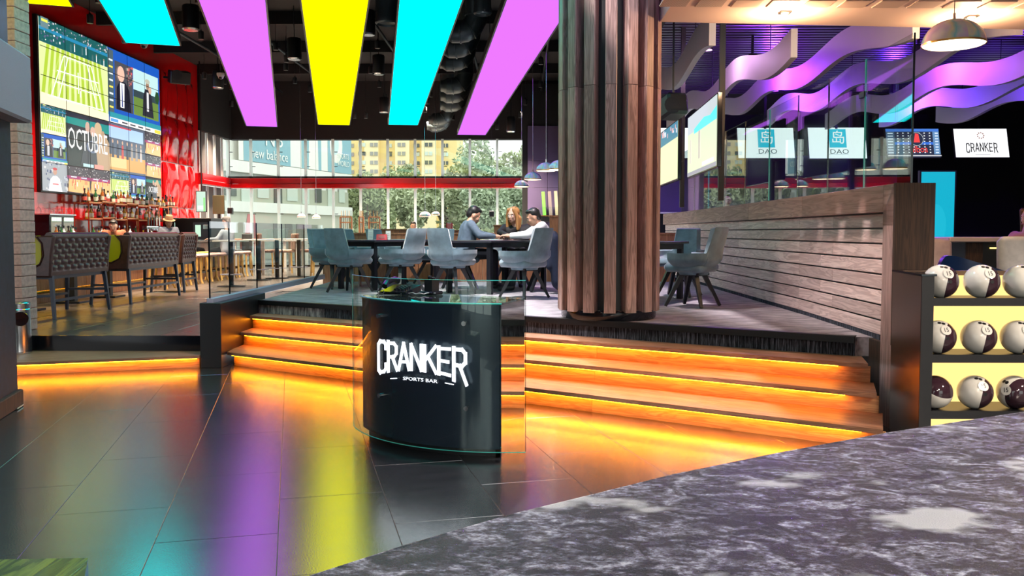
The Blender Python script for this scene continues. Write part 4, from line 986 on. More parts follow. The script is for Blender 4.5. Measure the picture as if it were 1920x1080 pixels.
# far man standing near the windows
def standing(label, px, y, z0, hpy, look, top, sk='a', hairm=hblk, hat=None, arms=None, vox=.02, beard=False):
    x = xat(px, y); hz = dp(px, hpy, y).z; H = hz + .13 - z0; sd = Vector((look[1], -look[0], 0)).normalized(); f = Vector((look[0], look[1], 0)).normalized()
    c = Vector((x, y, z0 + H * .52)); s_ = Vector((x, y, z0 + H * .81))
    L_ = lambda k, a, b, z: Vector((x, y, 0)) + sd * k * a + f * b + Vector((0, 0, z))
    ar = arms or [(L_(-1, .26, .02, z0 + H * .63), L_(-1, .24, .18, z0 + H * .55), (f.x, f.y, -.3)), (L_(1, .26, .02, z0 + H * .63), L_(1, .24, .18, z0 + H * .55), (f.x, f.y, -.3))]
    return person(label, c, s_, (x + f.x * .03, y + f.y * .03, hz), look, sd, ar, [L_(-1, .09, .02, z0 + H * .27), L_(1, .09, .02, z0 + H * .27)], [L_(-1, .09, 0, z0), L_(1, .09, 0, z0)], skin[sk], (top, 's'), drk, hairm, 'short', vox, hat, beard)
standing('man in a pale shirt far off by the window wall', 775, 24.0, ZB, 424, (.2, -1, -.1), P('pale_shirt', (.6, .45, .4), .7))
# ================================================================== TUFTED BAR BENCHES
def bench(x, y0, y1, label, zt=1.07):
    """high two-seat bench; back along y facing +x, seat opens towards -x"""
    L_ = y1 - y0; t = thing('bar_bench', label, 'bench', (x, y0, ZB), 0, 'tufted leather bar benches')
    D = .62; zb = .56
    nx, nz = max(6, round(L_ / .17)), 6
    bk_ = MB(); NU, NV = nx * 6, nz * 6
    def tuft(u, v):
        h = 0
        if .12 < v < .93:
            a = u * nx; b = (v - .12) / .81 * nz; k = math.floor(b); a2 = a + (.5 if k % 2 else 0)
            h = .03 * (abs(math.sin(math.pi * a2)) ** .6) * (abs(math.sin(math.pi * b)) ** .6)
        else: h = .02
        return (.03 * (v - .3) + h - .01, L_ * u, zb + (zt - zb) * v)
    bk_.grid(tuft, NU, NV); o0 = len(bk_.v); bk_.grid(lambda u, v: (-.09 + .03 * v, L_ * u, zb + (zt - zb) * v), 2, 2)
    bk_.build('back', M['leather'], t, smooth=1)
    MB().tube([(-.02, 0, zt - .01), (-.02, L_, zt - .01)], .055, 10).build('top_roll', M['leather'], t, smooth=50)
    MB().box((-.11, L_ / 2, zb + (zt - zb) * .52), (.05, L_ - .06, (zt - zb) * .9), b=.02).build('inner_back', M['yellowvinyl'], t)
    MB().box((-D / 2 - .05, L_ / 2, zb + .06), (D - .1, L_ - .04, .14), b=.04).build('seat', M['yellowvinyl'], t, smooth=60)
    for yy, s_ in ((0, -1), (L_, 1)):
        # wing side: tall flared wing at the back, low arm towards the front
        prof = [(.06, zt), (.02, zt - .25), (0, zb - .02), (-.5, zb - .02), (-D, zb + .0), (-D, zb + .09), (-.25, zb + .09), (-.13, zb + .15), (-.085, zb + .26), (-.1, zt - .1), (-.18, zt)]
        vs = [(p[0], yy - .035, p[1]) for p in prof] + [(p[0], yy + .035, p[1]) for p in prof]; n_ = len(prof)
        sd_ = MB().add(vs, [list(range(n_)), [n_ + i for i in range(n_)][::-1]] + [(i, (i + 1) % n_, n_ + (i + 1) % n_, n_ + i) for i in range(n_)]).build('wing', M['leather'], t, smooth=35)
        md = sd_.modifiers.new('soft', 'BEVEL'); md.width = .02; md.segments = 2
        MB().tube([(p[0], yy - .036, p[1]) for p in prof[5:]], .008, 5).build('piping', M['leather'], sd_)
    # yellow lining panels inside the wings
    for yy in (.0, L_): MB().box((-.36, yy, (zb + .1 + zt) / 2), (.5, .05, zt - zb - .1), b=.004).build('side_lining', M['yellowvinyl'], t)
    for xx in (-.03, -D + .06):
        for yy in (.05, L_ - .05): MB().bar((xx, yy, zb), (xx + (.05 if xx > -.1 else -.04), yy + (-.04 if yy < .2 else .04), 0), .05, .05, .035, .035).build('leg', M['navyleg'], t)
    for xx in (.0, -D + .04): MB().bar((xx, .03, .24), (xx, L_ - .03, .24), .03, .035).build('stretcher', M['navyleg'], t)
    for yy in (.03, L_ - .03): MB().bar((-D + .04, yy, .3), (0, yy, .3), .03, .03).build('stretcher', M['navyleg'], t)
    MB().box((-D / 2, L_ / 2, zb - .02), (D - .06, L_ - .06, .05)).build('seat_rail', M['navyleg'], t)
bench(-5.98, 11.1, 12.62, 'large tufted brown leather bar bench nearest the brick pier')
bench(-6.05, 13.45, 15.4, 'tufted brown leather bar bench second from the brick pier')
bench(-6.28, 16.2, 16.85, 'small tufted leather bar seat at the end by the wooden stools')
def high_table(x, y, L_, label, H=.93):
    t = thing('high_table', label, 'table', (x, y, ZB)); MB().box((0, 0, H), (.6, L_, .04), b=.006).build('tabletop', M['partition'], t)
    for yy in (-L_ / 2 + .3, L_ / 2 - .3):
        MB().box((0, yy, H / 2), (.1, .1, H)).build('leg', M['black'], t); MB().box((0, yy, .015), (.4, .4, .03), b=.004).build('base', M['blackmetal'], t)
high_table(-7.05, 11.9, 1.5, 'high oak table in front of the nearest tufted bench')
high_table(-7.1, 14.4, 1.8, 'high oak table in front of the second tufted bench')
# ================================================================== BAR COUNTER AND BACK BAR
bt = thing('bar_counter', 'long black bar counter with timber front and amber glow below', 'bar counter', (-7.75, 12.2, ZB)); BL = 10.3
MB().box((0, BL / 2, .9), (.62, BL, .05), b=.006).build('countertop', P('bar_top', (.05, .045, .045), .12), bt)
MB().box((.02, BL / 2, .76), (.5, BL - .06, .2)).build('apron', M['blackgloss'], bt)
nb = 14
for i in range(nb): MB().box((0, (i + .5) * BL / nb, .33), (.4, BL / nb - .006, .66), b=.003).build('front_panel', M['partition'], bt)
MB().box((.23, BL / 2, .645), (.02, BL - .1, .015)).build('glow_strip', E('bar_glow', (1, .55, .04), 12), bt)
MB().tube([(.42, .1, .2), (.42, BL - .1, .2)], .022, 8).build('foot_rail', P('brass', (.8, .45, .08), .25, 1), bt)
for yy in (1, 4, 7, 9.5): MB().bar((.2, yy, .2), (.42, yy, .2), .02, .02).build('rail_bracket', M['blackmetal'], bt)
def make_stool():
    t = thing('bar_stool', 'x', 'stool')
    MB().box((0, 0, .6), (.38, .4, .075), b=.03).build('seat', P('pink_leather', (.5, .31, .29), .4), t, smooth=60)
    for sx in (-1, 1):
        for sy in (-1, 1):
            MB().tube([(sx * .15, sy * .15, .57), (sx * .155, sy * .155, .3), (sx * .165, sy * .165, .12), (sx * .2, sy * .2, 0)], [.026, .024, .022, .025], 6).build('leg', M['stoolwood'], t, smooth=40)
    for s_ in (-1, 1):
        MB().bar((s_ * .155, -.15, .24), (s_ * .155, .15, .24), .02, .035).build('stretcher', M['blackmetal'], t); MB().bar((-.15, s_ * .155, .24), (.15, s_ * .155, .24), .02, .035).build('stretcher', M['blackmetal'], t)
    return t
stl = make_stool(); words = ('first', 'second', 'third', 'fourth', 'fifth', 'sixth', 'seventh', 'eighth', 'ninth')
for i in range(9):
    y = 17.25 + i * .63; loc = (-7.12, y, ZB); lb = '%s wooden bar stool along the counter, counted from the benches' % words[i]
    if i == 0: stl.location = loc; stl['label'] = lb; stl['group'] = 'wooden stools at the bar'
    else: dup(stl, loc, 0, lb, 'wooden stools at the bar')
# back bar cabinet against the red wall
bb = thing('back_bar', 'dark back bar cabinet under the bottle shelves', 'back bar', (XW + .36, 15.8, ZB))
MB().box((0, 3.4, .92), (.66, 6.8, .05), b=.005).build('worktop', M['blackgloss'], bb)
for i in range(8): MB().box((0, .2 + (i + .5) * .8, .45), (.6, .79, .88), b=.004).build('cabinet_door', M['black'], bb)
ZBB = ZB + .945
# copper pipe shelving
sh = thing('bottle_shelving', 'stepped copper pipe shelving on the red wall above the back bar', 'shelving', (XW + .05, 18.2, 0)); SL = 4.7
zS = [2.02, 1.68]
for k in range(8):
    y0 = k * SL / 8; st_ = .03 * (k % 2)
    for j, z in enumerate(zS):
        MB().box((.2, y0 + SL / 16, z - .012 + st_), (.3, SL / 8 - .01, .02), b=.003).build('shelf', M['copper'], sh)
    for xx in (.06, .36):
        MB().tube([(xx, y0, ZBB), (xx, y0, zS[0] + .0 + st_)], .014, 6).build('pipe', M['copper'], sh)
    MB().tube([(.36, y0, zS[0] + st_), (.36, y0 + SL / 8, zS[0] + st_)], .014, 6).build('pipe', M['copper'], sh)
    MB().tube([(.36, y0, zS[1] + st_), (.36, y0 + SL / 8, zS[1] + st_)], .012, 6).build('pipe', M['copper'], sh)
ORD = {}
ORDW = ['first', 'second', 'third', 'fourth', 'fifth', 'sixth', 'seventh', 'eighth', 'ninth', 'tenth', 'eleventh', 'twelfth', 'thirteenth', 'fourteenth', 'fifteenth']
def ordn(s):
    ORD[s] = ORD.get(s, -1) + 1; return ORDW[ORD[s]] + ' ' + s
# bottles: six kinds, copied
kinds = [('amber', (.32, .09, .012), 0), ('dark brown', (.03, .012, .006), 1), ('green', (.02, .1, .03), 0), ('clear', (.7, .72, .72), 1), ('deep red', (.2, .01, .015), 2), ('golden', (.55, .3, .03), 2)]
profs = [[(0, 0), (.036, 0), (.038, .01), (.038, .16), (.03, .19), (.014, .22), (.013, .27), (.016, .275), (.016, .29), (0, .29)],
         [(0, 0), (.042, 0), (.043, .01), (.043, .17), (.016, .2), (.014, .25), (.017, .255), (.017, .28), (0, .28)],
         [(0, 0), (.05, 0), (.052, .02), (.05, .12), (.025, .16), (.015, .18), (.015, .22), (.02, .225), (.02, .25), (0, .25)]]
protos = []
for nm_, col, pf in kinds:
    t = thing('bottle', 'x', 'bottle'); bm1 = P('bottle_' + nm_.replace(' ', '_'), col, .06, coat=.5, trans=.0)
    MB().lathe(profs[pf][:-3], 12).build('body', bm1, t, smooth=40)
    zc = profs[pf][-3][1]; rr = profs[pf][-3][0]
    MB().cyl((0, 0, zc - .004), rr * 1.15, .04, 8).build('cap', M['black'] if pf else M['steel'], t)
    MB().lathe([(profs[pf][2][0] + .001, .04), (profs[pf][2][0] + .001, .12)], 12).build('label_band', P('label_' + nm_.replace(' ', '_'), (.75, .7, .55) if pf != 1 else (.6, .1, .08), .6), t)
    protos.append([t, False])
def bottle(k, loc, label, group):
    t, used = protos[k]
    if not used: protos[k][1] = True; t.location = loc; t['label'] = label; t['group'] = group; return t
    return dup(t, loc, 0, label, group)
for j, (z, nm_, n_) in enumerate(((zS[0], 'top', 30), (zS[1], 'middle', 28))):
    for i in range(n_):
        k = rnd.randrange(6); y = 18.25 + (i + .5) * SL / n_ * .985; seg_ = int((y - 18.2) / (SL / 8)); z2 = z + .03 * (seg_ % 2) + .001
        bottle(k, (XW + .05 + .24 + rnd.uniform(-.05, .06), y, z2), ordn('%s glass bottle on the %s copper shelf, counted from the wine dispenser' % (kinds[k][0], nm_)), '%s bottles on the %s shelf' % (kinds[k][0], nm_))
for i in range(26):
    k = rnd.randrange(6); y = 18.1 + i * .17; bottle(k, (XW + .3 + rnd.uniform(-.04, .25), y, ZBB), ordn('%s glass bottle on the back bar worktop, counted from the wine dispenser' % kinds[k][0]), '%s bottles on the back bar' % kinds[k][0])
# wine dispenser with glasses on top
wd = thing('wine_dispenser', 'black wine dispenser with two lit bottle bays', 'wine dispenser', (-8.95, 16.2, ZBB))
zt2 = dp(100, 403, 16.2).z - ZBB; wx = .58
MB().box((0, .3, zt2 / 2), (wx, .9, zt2), b=.008).build('housing', M['blackgloss'], wd); MB().box((0, .3, zt2 + .01), (wx + .06, .95, .02)).build('top', M['steel'], wd)
for k in range(2):
    yb = .08 + k * .44; by = MB().box((wx / 2 + .004, yb, zt2 * .5), (.012, .36, zt2 * .85), b=.003).build('bay', P('bay_panel', (.4, .44, .4), .3), wd)
    for q in range(4):
        MB().box((wx / 2 + .014, yb - .13 + q * .087, zt2 * .84), (.012, .06, .07)).build('lit_label', E('bay_label', (.7, 1, .75), 1.2), by)
        MB().tube([(wx / 2 + .01, yb - .13 + q * .087, zt2 * .55), (wx / 2 + .06, yb - .13 + q * .087, zt2 * .55), (wx / 2 + .065, yb - .13 + q * .087, zt2 * .5)], .008, 6).build('spout', M['chrome'], by)
        bottle((q + k) % 6, (-8.95 + wx / 2 + .07, 16.2 + yb - .13 + q * .087, ZBB), ordn('%s wine bottle in front of the wine dispenser, counted from its near end' % kinds[(q + k) % 6][0]), '%s bottles at the dispenser' % kinds[(q + k) % 6][0])
wg = None
for i in range(12):
    loc = (-8.95 + .18 * (i % 2) + .05, 16.14 + (i // 2) * .14, ZBB + zt2 + .0205)
    if wg is None:
        wg = thing('wine_glass', ordn('upturned clear wine glass of the rear row on the dispenser'), 'wine glass', loc, 0, 'upturned wine glasses on the dispenser')
        MB().lathe([(.03, 0), (.045, .05), (.04, .09), (.02, .115), (.005, .125)], 12, cap=False).build('bowl', M['wineglass'], wg, smooth=50); MB().cyl((0, 0, .12), .005, .08, 6).build('stem', M['wineglass'], wg); MB().lathe([(0, .2), (.036, .2), (.036, .205), (0, .207)], 12).build('foot', M['wineglass'], wg)
    else: dup(wg, loc, 0, ordn('upturned clear wine glass of the %s row on the dispenser' % ('rear', 'front')[i % 2]))
# beer taps, till, coffee machine, glasses on the counter
bt_ = thing('beer_taps', 'row of chrome beer taps on the back bar', 'beer taps', (XW + .55, 20.6, ZBB))
MB().box((0, .4, .28), (.12, .9, .08), b=.01).build('font', M['chrome'], bt_)
for yy in (.1, .7): MB().cyl((0, yy, 0), .03, .26, 10).build('column', M['chrome'], bt_)
for k in range(10): MB().tube([(.06, .02 + k * .085, .28), (.1, .02 + k * .085, .25), (.1, .02 + k * .085, .2)], .01, 6).build('tap', M['chrome'], bt_)
for k in range(5): MB().box((.03, .1 + k * .16, .42), (.02, .05, .2), b=.006).build('handle', M['black' if k < 3 else 'white'], bt_)
ti = thing('till', 'tilted touch screen till at the end of the back bar', 'till', (-8.75, 21.9, ZBB), R(20))
MB().box((0, 0, .01), (.25, .25, .02)).build('base', M['black'], ti); MB().bar((0, 0, .02), (0, 0, .2), .06, .06).build('stand', M['black'], ti)
MB().box((.06, 0, .28), (.03, .36, .3), TR((0, 0, 0), 0, 0, 0)).build('screen_case', M['blackgloss'], ti); MB().box((.077, 0, .28), (.004, .32, .26)).build('display', E('till_display', (.5, .75, .62), .8), ti)
cfm = thing('coffee_machine', 'large black coffee machine cabinet near the side windows', 'coffee machine', (-8.65, 23.6, ZB))
MB().box((0, 0, .74), (1.1, 1.5, 1.48), b=.01).build('housing', M['black'], cfm)
MB().box((.3, -.76, 1.12), (.42, .02, .5)).build('niche', P('niche_grey', (.1, .1, .12), .3), cfm); MB().box((.22, -.775, 1.15), (.14, .01, .3)).build('display', E('coffee_display', (.55, .8, .6), .9), cfm); MB().box((.42, -.775, 1.25), (.14, .02, .12), b=.01).build('spout_block', M['steel'], cfm)
for i, (yy, h) in enumerate(((17.6, .14), (18.4, .12), (19.2, .15), (19.9, .1), (20.8, .13))):
    t = thing('tumbler', 'clear tumbler on the bar counter, %s from the benches' % words[i], 'glass', (-7.75 + .1 * (i % 2), yy, ZB + .925), 0, 'tumblers on the bar')
    MB().lathe([(0, 0), (.035, 0), (.042, h), (.038, h), (.032, .01), (0, .01)], 12).build('bowl', M['wineglass'], t, smooth=40); MB().cyl((0, 0, .012), .031, .03, 10).build('ice', P('ice', (.75, .8, .85), .1), t)
# bartenders and a guest at the bar
standing('bartender in grey wearing a flat tan hat behind the bar', 316, 20.7, ZB, 418, (.6, -.7, -.3), P('grey_shirt', (.16, .17, .22), .8), 'a', hblk, P('tan_hat', (.4, .22, .12), .8))
standing('bartender in a rust red shirt reaching behind the bar taps', 213, 17.95, ZB, 424, (.3, -.9, -.3), P('rust_shirt', (.3, .09, .04), .8), 'b', hblk)
# guest seated on a stool beyond the glass railing
gx, gy_ = xat(426, 20.8), 20.8; c = Vector((gx, gy_, ZB + .7))
person('guest in a pale blue shirt sitting on a bar stool, back to the camera', c, (gx, gy_, ZB + 1.12), (gx - .03, gy_ + .03, ZB + 1.36), (-.9, .3, -.2), (.3, .9, 0),
       [((gx - .15, gy_ - .25, ZB + .95), (gx - .38, gy_ - .1, ZB + .95), (-1, 0, 0)), ((gx - .1, gy_ + .25, ZB + .95), (gx - .38, gy_ + .15, ZB + .95), (-1, 0, 0))],
       [(gx - .35, gy_ - .1, ZB + .68), (gx - .35, gy_ + .1, ZB + .68)], [(gx - .38, gy_ - .1, ZB + .25), (gx - .38, gy_ + .1, ZB + .25)], skin['b'], (P('blue_shirt', (.42, .48, .58), .8), 's'), drk, P('grey_hair', (.25, .24, .24), .7), 'short', .02)
# pedestal tables and chairs between bar and windows
def pedestal(px, py, label, z=ZB):
    p = gp(px, py, z); t = thing('pedestal_table', label, 'table', p)
    MB().lathe([(0, 0), (.28, .0), (.28, .015), (.03, .03), (0, .03)], 20).build('base', M['blackmetal'], t); MB().cyl((0, 0, .02), .05, .9, 12).build('post', M['blackmetal'], t)
    MB().lathe([(0, .24), (.22, .24), (.22, .255), (0, .255)], 20).build('foot_ring', M['lavender'], t); MB().lathe([(0, .92), (.36, .92), (.36, .95), (0, .95)], 24).build('tabletop', M['white'], t, smooth=40)
pedestal(434, 537, 'pedestal bar table nearest the stair cheek wall, seen through the railing')
pedestal(486, 525, 'pedestal bar table second behind the glass railing')
pedestal(520, 522, 'pedestal bar table with wide foot ring behind the railing')
pedestal(561, 519, 'pedestal bar table nearest the oak partition')
def far_chair(x, y, rz, label, col):
    t = thing('cafe_chair', label, 'chair', (x, y, ZB), rz, 'cafe chairs by the windows')
    MB().box((0, 0, .6), (.42, .42, .08), b=.02).build('seat', col, t); MB().box((0, -.2, .85), (.4, .06, .45), b=.02).build('backrest', col, t)
    for sx in (-1, 1):
        for sy in (-1, 1): MB().bar((sx * .17, sy * .17, .58), (sx * .2, sy * .2, 0), .035, .035).build('leg', M['stoolwood'], t)
for i, (px, y, rz) in enumerate(((452, 24.0, 1.2), (500, 23.9, -1.5), (538, 24.0, 1.5), (572, 24.2, -1.4), (600, 21.0, .4))):
    far_chair(xat(px, y), y, rz, ('dark grey', 'brown', 'tan', 'brown leather', 'pale')[i] + ' high cafe chair beyond the glass railing', P('cafe_%d' % i, ((.05, .06, .07), (.14, .06, .04), (.4, .25, .2), (.2, .09, .07), (.5, .4, .38))[i], .6))
for i, (px0, px1, y) in enumerate(((440, 545, 25.0), (480, 570, 22.9))):
    x0_, x1_ = xat(px0, y), xat(px1, y); t = thing('long_table', ('long pale oak table close to the windows', 'long white table behind the pedestal tables')[i], 'table', ((x0_ + x1_) / 2, y, ZB))
    MB().box((0, 0, .9), (x1_ - x0_, .7, .045), b=.006).build('tabletop', (M['partition'], M['white'])[i], t)
    for s_ in (-1, 1):
        for r_ in (-1, 1): MB().box((s_ * (x1_ - x0_ - .2) / 2, r_ * .28, .44), (.07, .07, .88)).build('leg', M['white'], t)
# pool cue racks
def cue_rack(px, w_, label, y=24.5, py0=437, dense=False):
    x = xat(px, y); t = thing('cue_rack', label, 'cue rack', (x, y, ZB)); z1 = dp(px, 407, y).z - ZB
    for s_ in (-1, 1): MB().box((s_ * w_ / 2, 0, z1 / 2), (.03, .08, z1)).build('upright', M['partition'], t)
    for z in (.1, z1 - .15, z1): MB().box((0, 0, z), (w_, .08, .03)).build('crosspiece', M['partition'], t)
    for k in range(6): MB().tube([(-w_ / 2 + (k + .5) * w_ / 6, .02, .12), (-w_ / 2 + (k + .5) * w_ / 6, .04, z1 + .18)], [.014, .006], 6).build('cue', P('cue_dark', (.05, .03, .02), .3) if k % 2 else M['stoolwood'], t)
cue_rack(649, .32, 'oak pool cue rack left of the window mullion'); cue_rack(702, .3, 'oak pool cue rack behind the red table card'); cue_rack(678, .12, 'narrow bundle rack of reddish pool cues between two racks')
# ================================================================== VIDEO WALL
def canvas(parent, name, Mx, w_, h_, cmds, mat=None):
    """Mx maps (u,v) metres on the screen, z = towards the viewer; cmds are coloured polygons in 0..1"""
    m_ = MB()
    for i, (poly, col) in enumerate(cmds): m_.add([(p[0] * w_, p[1] * h_, .0004 * i) for p in poly], [list(range(len(poly)))], Mx, col)
    return m_.build(name, mat or M['screen'], parent, fix=False)
def rc(x0, y0, x1, y1): return [(x0, y0), (x1, y0), (x1, y1), (x0, y1)]
def ell(cx, cy, rx, ry, n=12): return [(cx + rx * math.cos(2 * math.pi * k / n), cy + ry * math.sin(2 * math.pi * k / n)) for k in range(n)]
def sub(cm, x0, y0, x1, y1): return [([(x0 + p[0] * (x1 - x0), y0 + p[1] * (y1 - y0)) for p in po], c) for po, c in cm]
r2 = random.Random(3)
def speck(x0, y0, x1, y1, n, pal, s=.012):
    return [(rc(x, y, x + s * r2.uniform(.5, 1.6), y + s * r2.uniform(.7, 2)), r2.choice(pal)) for x, y in ((r2.uniform(x0, x1), r2.uniform(y0, y1)) for _ in range(n))]
def tennis():
    c_ = [(rc(0, 0, 1, 1), (.82, .72, .5)), (rc(0, .0, 1, .72), (.6, .68, .3))]
    for k in range(12): c_.append(([(k / 12, 0), (k / 12 + .045, 0), (.1 + k * .8 / 12 + .04, .72), (.1 + k * .8 / 12, .72)], (.36, .5, .04)))
    c_ += [([(0, 0), (1, 0), (1, .1), (0, .14)], (.85, .72, .48)), (rc(0, .72, 1, 1), (.01, .09, .09)), (rc(0, .86, 1, .9), (.02, .2, .35))]
    c_ += speck(0, .88, 1, .99, 70, [(.5, .5, .55), (.1, .1, .2), (.6, .5, .5), (.02, .1, .1)]) + speck(0, .74, .35, .86, 16, [(.8, .8, .85), (.1, .1, .2)], .015)
    for (a, b) in (((.12, .12), (.3, .64)), ((.22, .12), (.36, .64)), ((.88, .12), (.7, .64)), ((.78, .12), (.64, .64)), ((.5, .24), (.5, .5)), ((.12, .12), (.88, .12)), ((.3, .64), (.7, .64)), ((.19, .3), (.81, .3)), ((.2, .44), (.82, .46))):
        a, b = Vector(a), Vector(b); d_ = (b - a).normalized(); n_ = Vector((-d_.y, d_.x)) * .006; c_.append(([a - n_, b - n_, b + n_, a + n_], (.9, .95, .9)))
    for x, y in ((.45, .74), (.62, .76), (.78, .72), (.9, .7), (.52, .2)): c_ += [(rc(x, y, x + .012, y + .08), (.85, .85, .9)), (ell(x + .006, y + .09, .008, .012), (.5, .3, .2))]
    c_ += [(rc(0, .88, .1, 1), (.12, .2, .22)), (rc(.01, .95, .09, .98), (.7, .7, .1))]
    return c_
def interview():
    c_ = [(rc(0, 0, 1, 1), (.01, .08, .4)), (rc(0, .14, .1, .98), (.06, .1, .12)), (rc(.12, .2, .45, .86), (.06, .06, .07)), (rc(.46, .2, .97, .86), (.42, .62, .62)), (rc(.46, .2, .97, .48), (.12, .2, .04)), (rc(.46, .46, .97, .56), (.03, .05, .06))]
    for k in range(8): c_.append((rc(.015, .2 + k * .09, .085, .225 + k * .09), (.6, .65, .65) if k % 3 else (.7, .6, .1)))
    c_ += speck(.33, .55, .45, .84, 26, [(.5, .1, .1), (.6, .5, .4), (.2, .1, .1)], .02)
    c_ += [([(.13, .2), (.4, .2), (.37, .5), (.3, .6), (.2, .6), (.14, .5)], (.01, .01, .02)), ([(.2, .24), (.27, .24), (.28, .58), (.2, .58)], (.75, .75, .78)), (ell(.22, .7, .065, .11), (.7, .42, .32)), ([(.225, .25), (.245, .25), (.24, .56), (.23, .56)], (.03, .05, .2))]
    c_ += [([(.62, .22), (.85, .22), (.82, .5), (.78, .62), (.68, .62), (.64, .5)], (.02, .02, .03)), (ell(.73, .68, .035, .065), (.3, .18, .12)), (ell(.73, .74, .05, .035), (.4, .4, .32)), (ell(.78, .62, .03, .055), (.55, .35, .25)), (rc(.71, .3, .75, .58), (.6, .6, .62)), (ell(.93, .55, .05, .1, 6), (.02, .06, .02))]
    c_ += [(rc(0, .07, 1, .14), (.02, .25, .3)), (rc(0, 0, 1, .07), (.7, .7, .68)), (rc(.02, .015, .15, .055), (.1, .3, .6)), (rc(.86, .01, .99, .06), (.7, .55, .05))]
    for k in range(4): c_.append((rc(.22 + k * .15, .025, .32 + k * .15, .045), (.05, .05, .05)))
    return c_
def arena():
    c_ = [(rc(0, 0, 1, 1), (.05, .04, .05)), ([(0, .05), (1, .0), (1, .5), (.1, .55)], (.75, .42, .16)), (rc(0, .52, 1, .64), (.3, .03, .12))]
    c_ += speck(0, .62, 1, 1, 60, [(.4, .35, .35), (.1, .08, .1), (.7, .65, .6), (.03, .03, .04)], .02)
    for k in range(9): x, y = r2.uniform(.1, .9), r2.uniform(.1, .45); c_ += [(rc(x, y, x + .03, y + .16), r2.choice([(.7, .08, .05), (.75, .72, .7)])), (ell(x + .015, y + .18, .014, .025), (.3, .15, .08))]
    return c_ + [(rc(.1, .58, .35, .62), (.6, .7, .8)), (rc(.55, .57, .8, .61), (.5, .6, .8))]
def october():
    c_ = [(rc(0, 0, 1, 1), (.01, .018, .018)), ([(0, .78), (1, .74), (1, .92), (0, .9)], (.0, .22, .18)), ([(.62, 0), (1, 0), (1, .55), (.86, .78), (.7, .75), (.68, .4)], (.4, .26, .15)), (ell(.73, .8, .09, .13), (.5, .36, .2)), (ell(.6, .72, .06, .1), (.55, .35, .26)), (ell(.48, .78, .055, .11), (.5, .32, .24)), ([(.3, .05), (.7, .05), (.66, .5), (.4, .52)], (.03, .035, .045))]
    return c_ + [(rc(.36, .02, .6, .08), (.4, .6, .62)), (rc(.62, .0, .84, .09), (.75, .25, .2)), (ell(.58, .42, .14, .12), (.1, .13, .2)), (ell(.58, .43, .1, .09), (.03, .035, .045))]
def studio():
    c_ = [(rc(0, 0, 1, 1), (.08, .1, .14)), (rc(0, .7, .95, .95), (.35, .5, .75)), (rc(0, .93, .6, .96), (.5, .05, .05)), (rc(.0, .05, 1, .36), (.6, .3, .08)), (rc(0, .1, .45, .3), (.75, .48, .2))]
    for k in range(7): x = .05 + k * .13; c_ += [([(x, .3), (x + .07, .3), (x + .06, .58), (x + .015, .58)], r2.choice([(.05, .05, .07), (.3, .25, .22), (.5, .42, .38), (.45, .04, .04)])), (ell(x + .036, .63, .02, .04), (.5, .32, .22))]
    return c_
def pitcher():
    return [(rc(0, 0, 1, 1), (.3, .32, .34))] + speck(0, 0, 1, 1, 50, [(.12, .14, .2), (.5, .5, .5), (.05, .07, .15), (.4, .42, .46)], .06) + [([(.2, 0), (.75, 0), (.66, .45), (.55, .55), (.4, .55), (.28, .42)], (.75, .75, .78)), (ell(.47, .7, .08, .12), (.45, .25, .18)), (ell(.47, .8, .09, .05), (.45, .03, .04)), (rc(.36, .24, .6, .28), (.7, .1, .1))]
yl, yr_ = 1650 * 9.3 / (979 - 78), 1650 * 9.3 / (979 - 302.5)
zl0, zl1 = dp(80, 357, yl).z, dp(77, 29, yl).z
VW, VH = yr_ - yl, zl1 - zl0
vw = thing('video_wall', 'huge video wall of thirty-six tiled screens above the bar', 'video wall', (XW, yl, zl0))
MB().box((.04, VW / 2, VH / 2), (.08, VW + .06, VH + .06)).build('back_frame', M['black'], vw)
Mx = Matrix(((0, 0, 1, .092), (1, 0, 0, 0), (0, 1, 0, 0), (0, 0, 0, 1)))
pnl = MB().box((0, 0, 0), (.01, VW / 6 - .006, VH / 6 - .006)).mesh('screen_tile', M['blackgloss'])
for i in range(6):
    for j in range(6): link('screen_tile', pnl, vw, (.085, (i + .5) * VW / 6, (j + .5) * VH / 6))
g = 1 / 6.0
lay = [(tennis(), 0, 3, 3, 6), (interview(), 3, 3, 6, 6), (tennis(), 0, 2, 1, 3), (interview(), 0, 1, 1, 2), (pitcher(), 0, 0, 1, 1), (october(), 1, 1, 3, 3), (arena(), 1, 0, 2, 1), (arena(), 2, 0, 3, 1), (studio(), 3, 1, 5, 3), (arena(), 5, 2, 6, 3), (arena(), 5, 1, 6, 2), (tennis(), 3, 0, 4, 1), (interview(), 4, 0, 5, 1), (october(), 5, 0, 6, 1)]
for cm, a, b, c2, d2 in lay: canvas(vw, 'picture', Mx, VW, VH, sub(cm, a * g + .0006, b * g + .0006, c2 * g - .0006, d2 * g - .0006))
sm_ = MB()
for k in range(1, 6):
    sm_.box((.118, k * VW / 6, VH / 2), (.004, .012, VH)); sm_.box((.118, VW / 2, k * VH / 6), (.004, VW, .012))
sm_.build('bezel_lines', M['black'], vw)
def on_wall(txt, size, u, v, sx, name='lettering'):
    me = text_mesh(txt, size, .002, E('screen_white', (.9, .9, .88), .85), sx); me.transform(Matrix(((0, 0, 1, .112), (1, 0, 0, u * VW), (0, 1, 0, v * VH), (0, 0, 0, 1)))); return link(name, me, vw)
on_wall('OCTUBRE', .62, .325, .33, .62); on_wall('OCTUBRE', .2, .905, .075, .62)

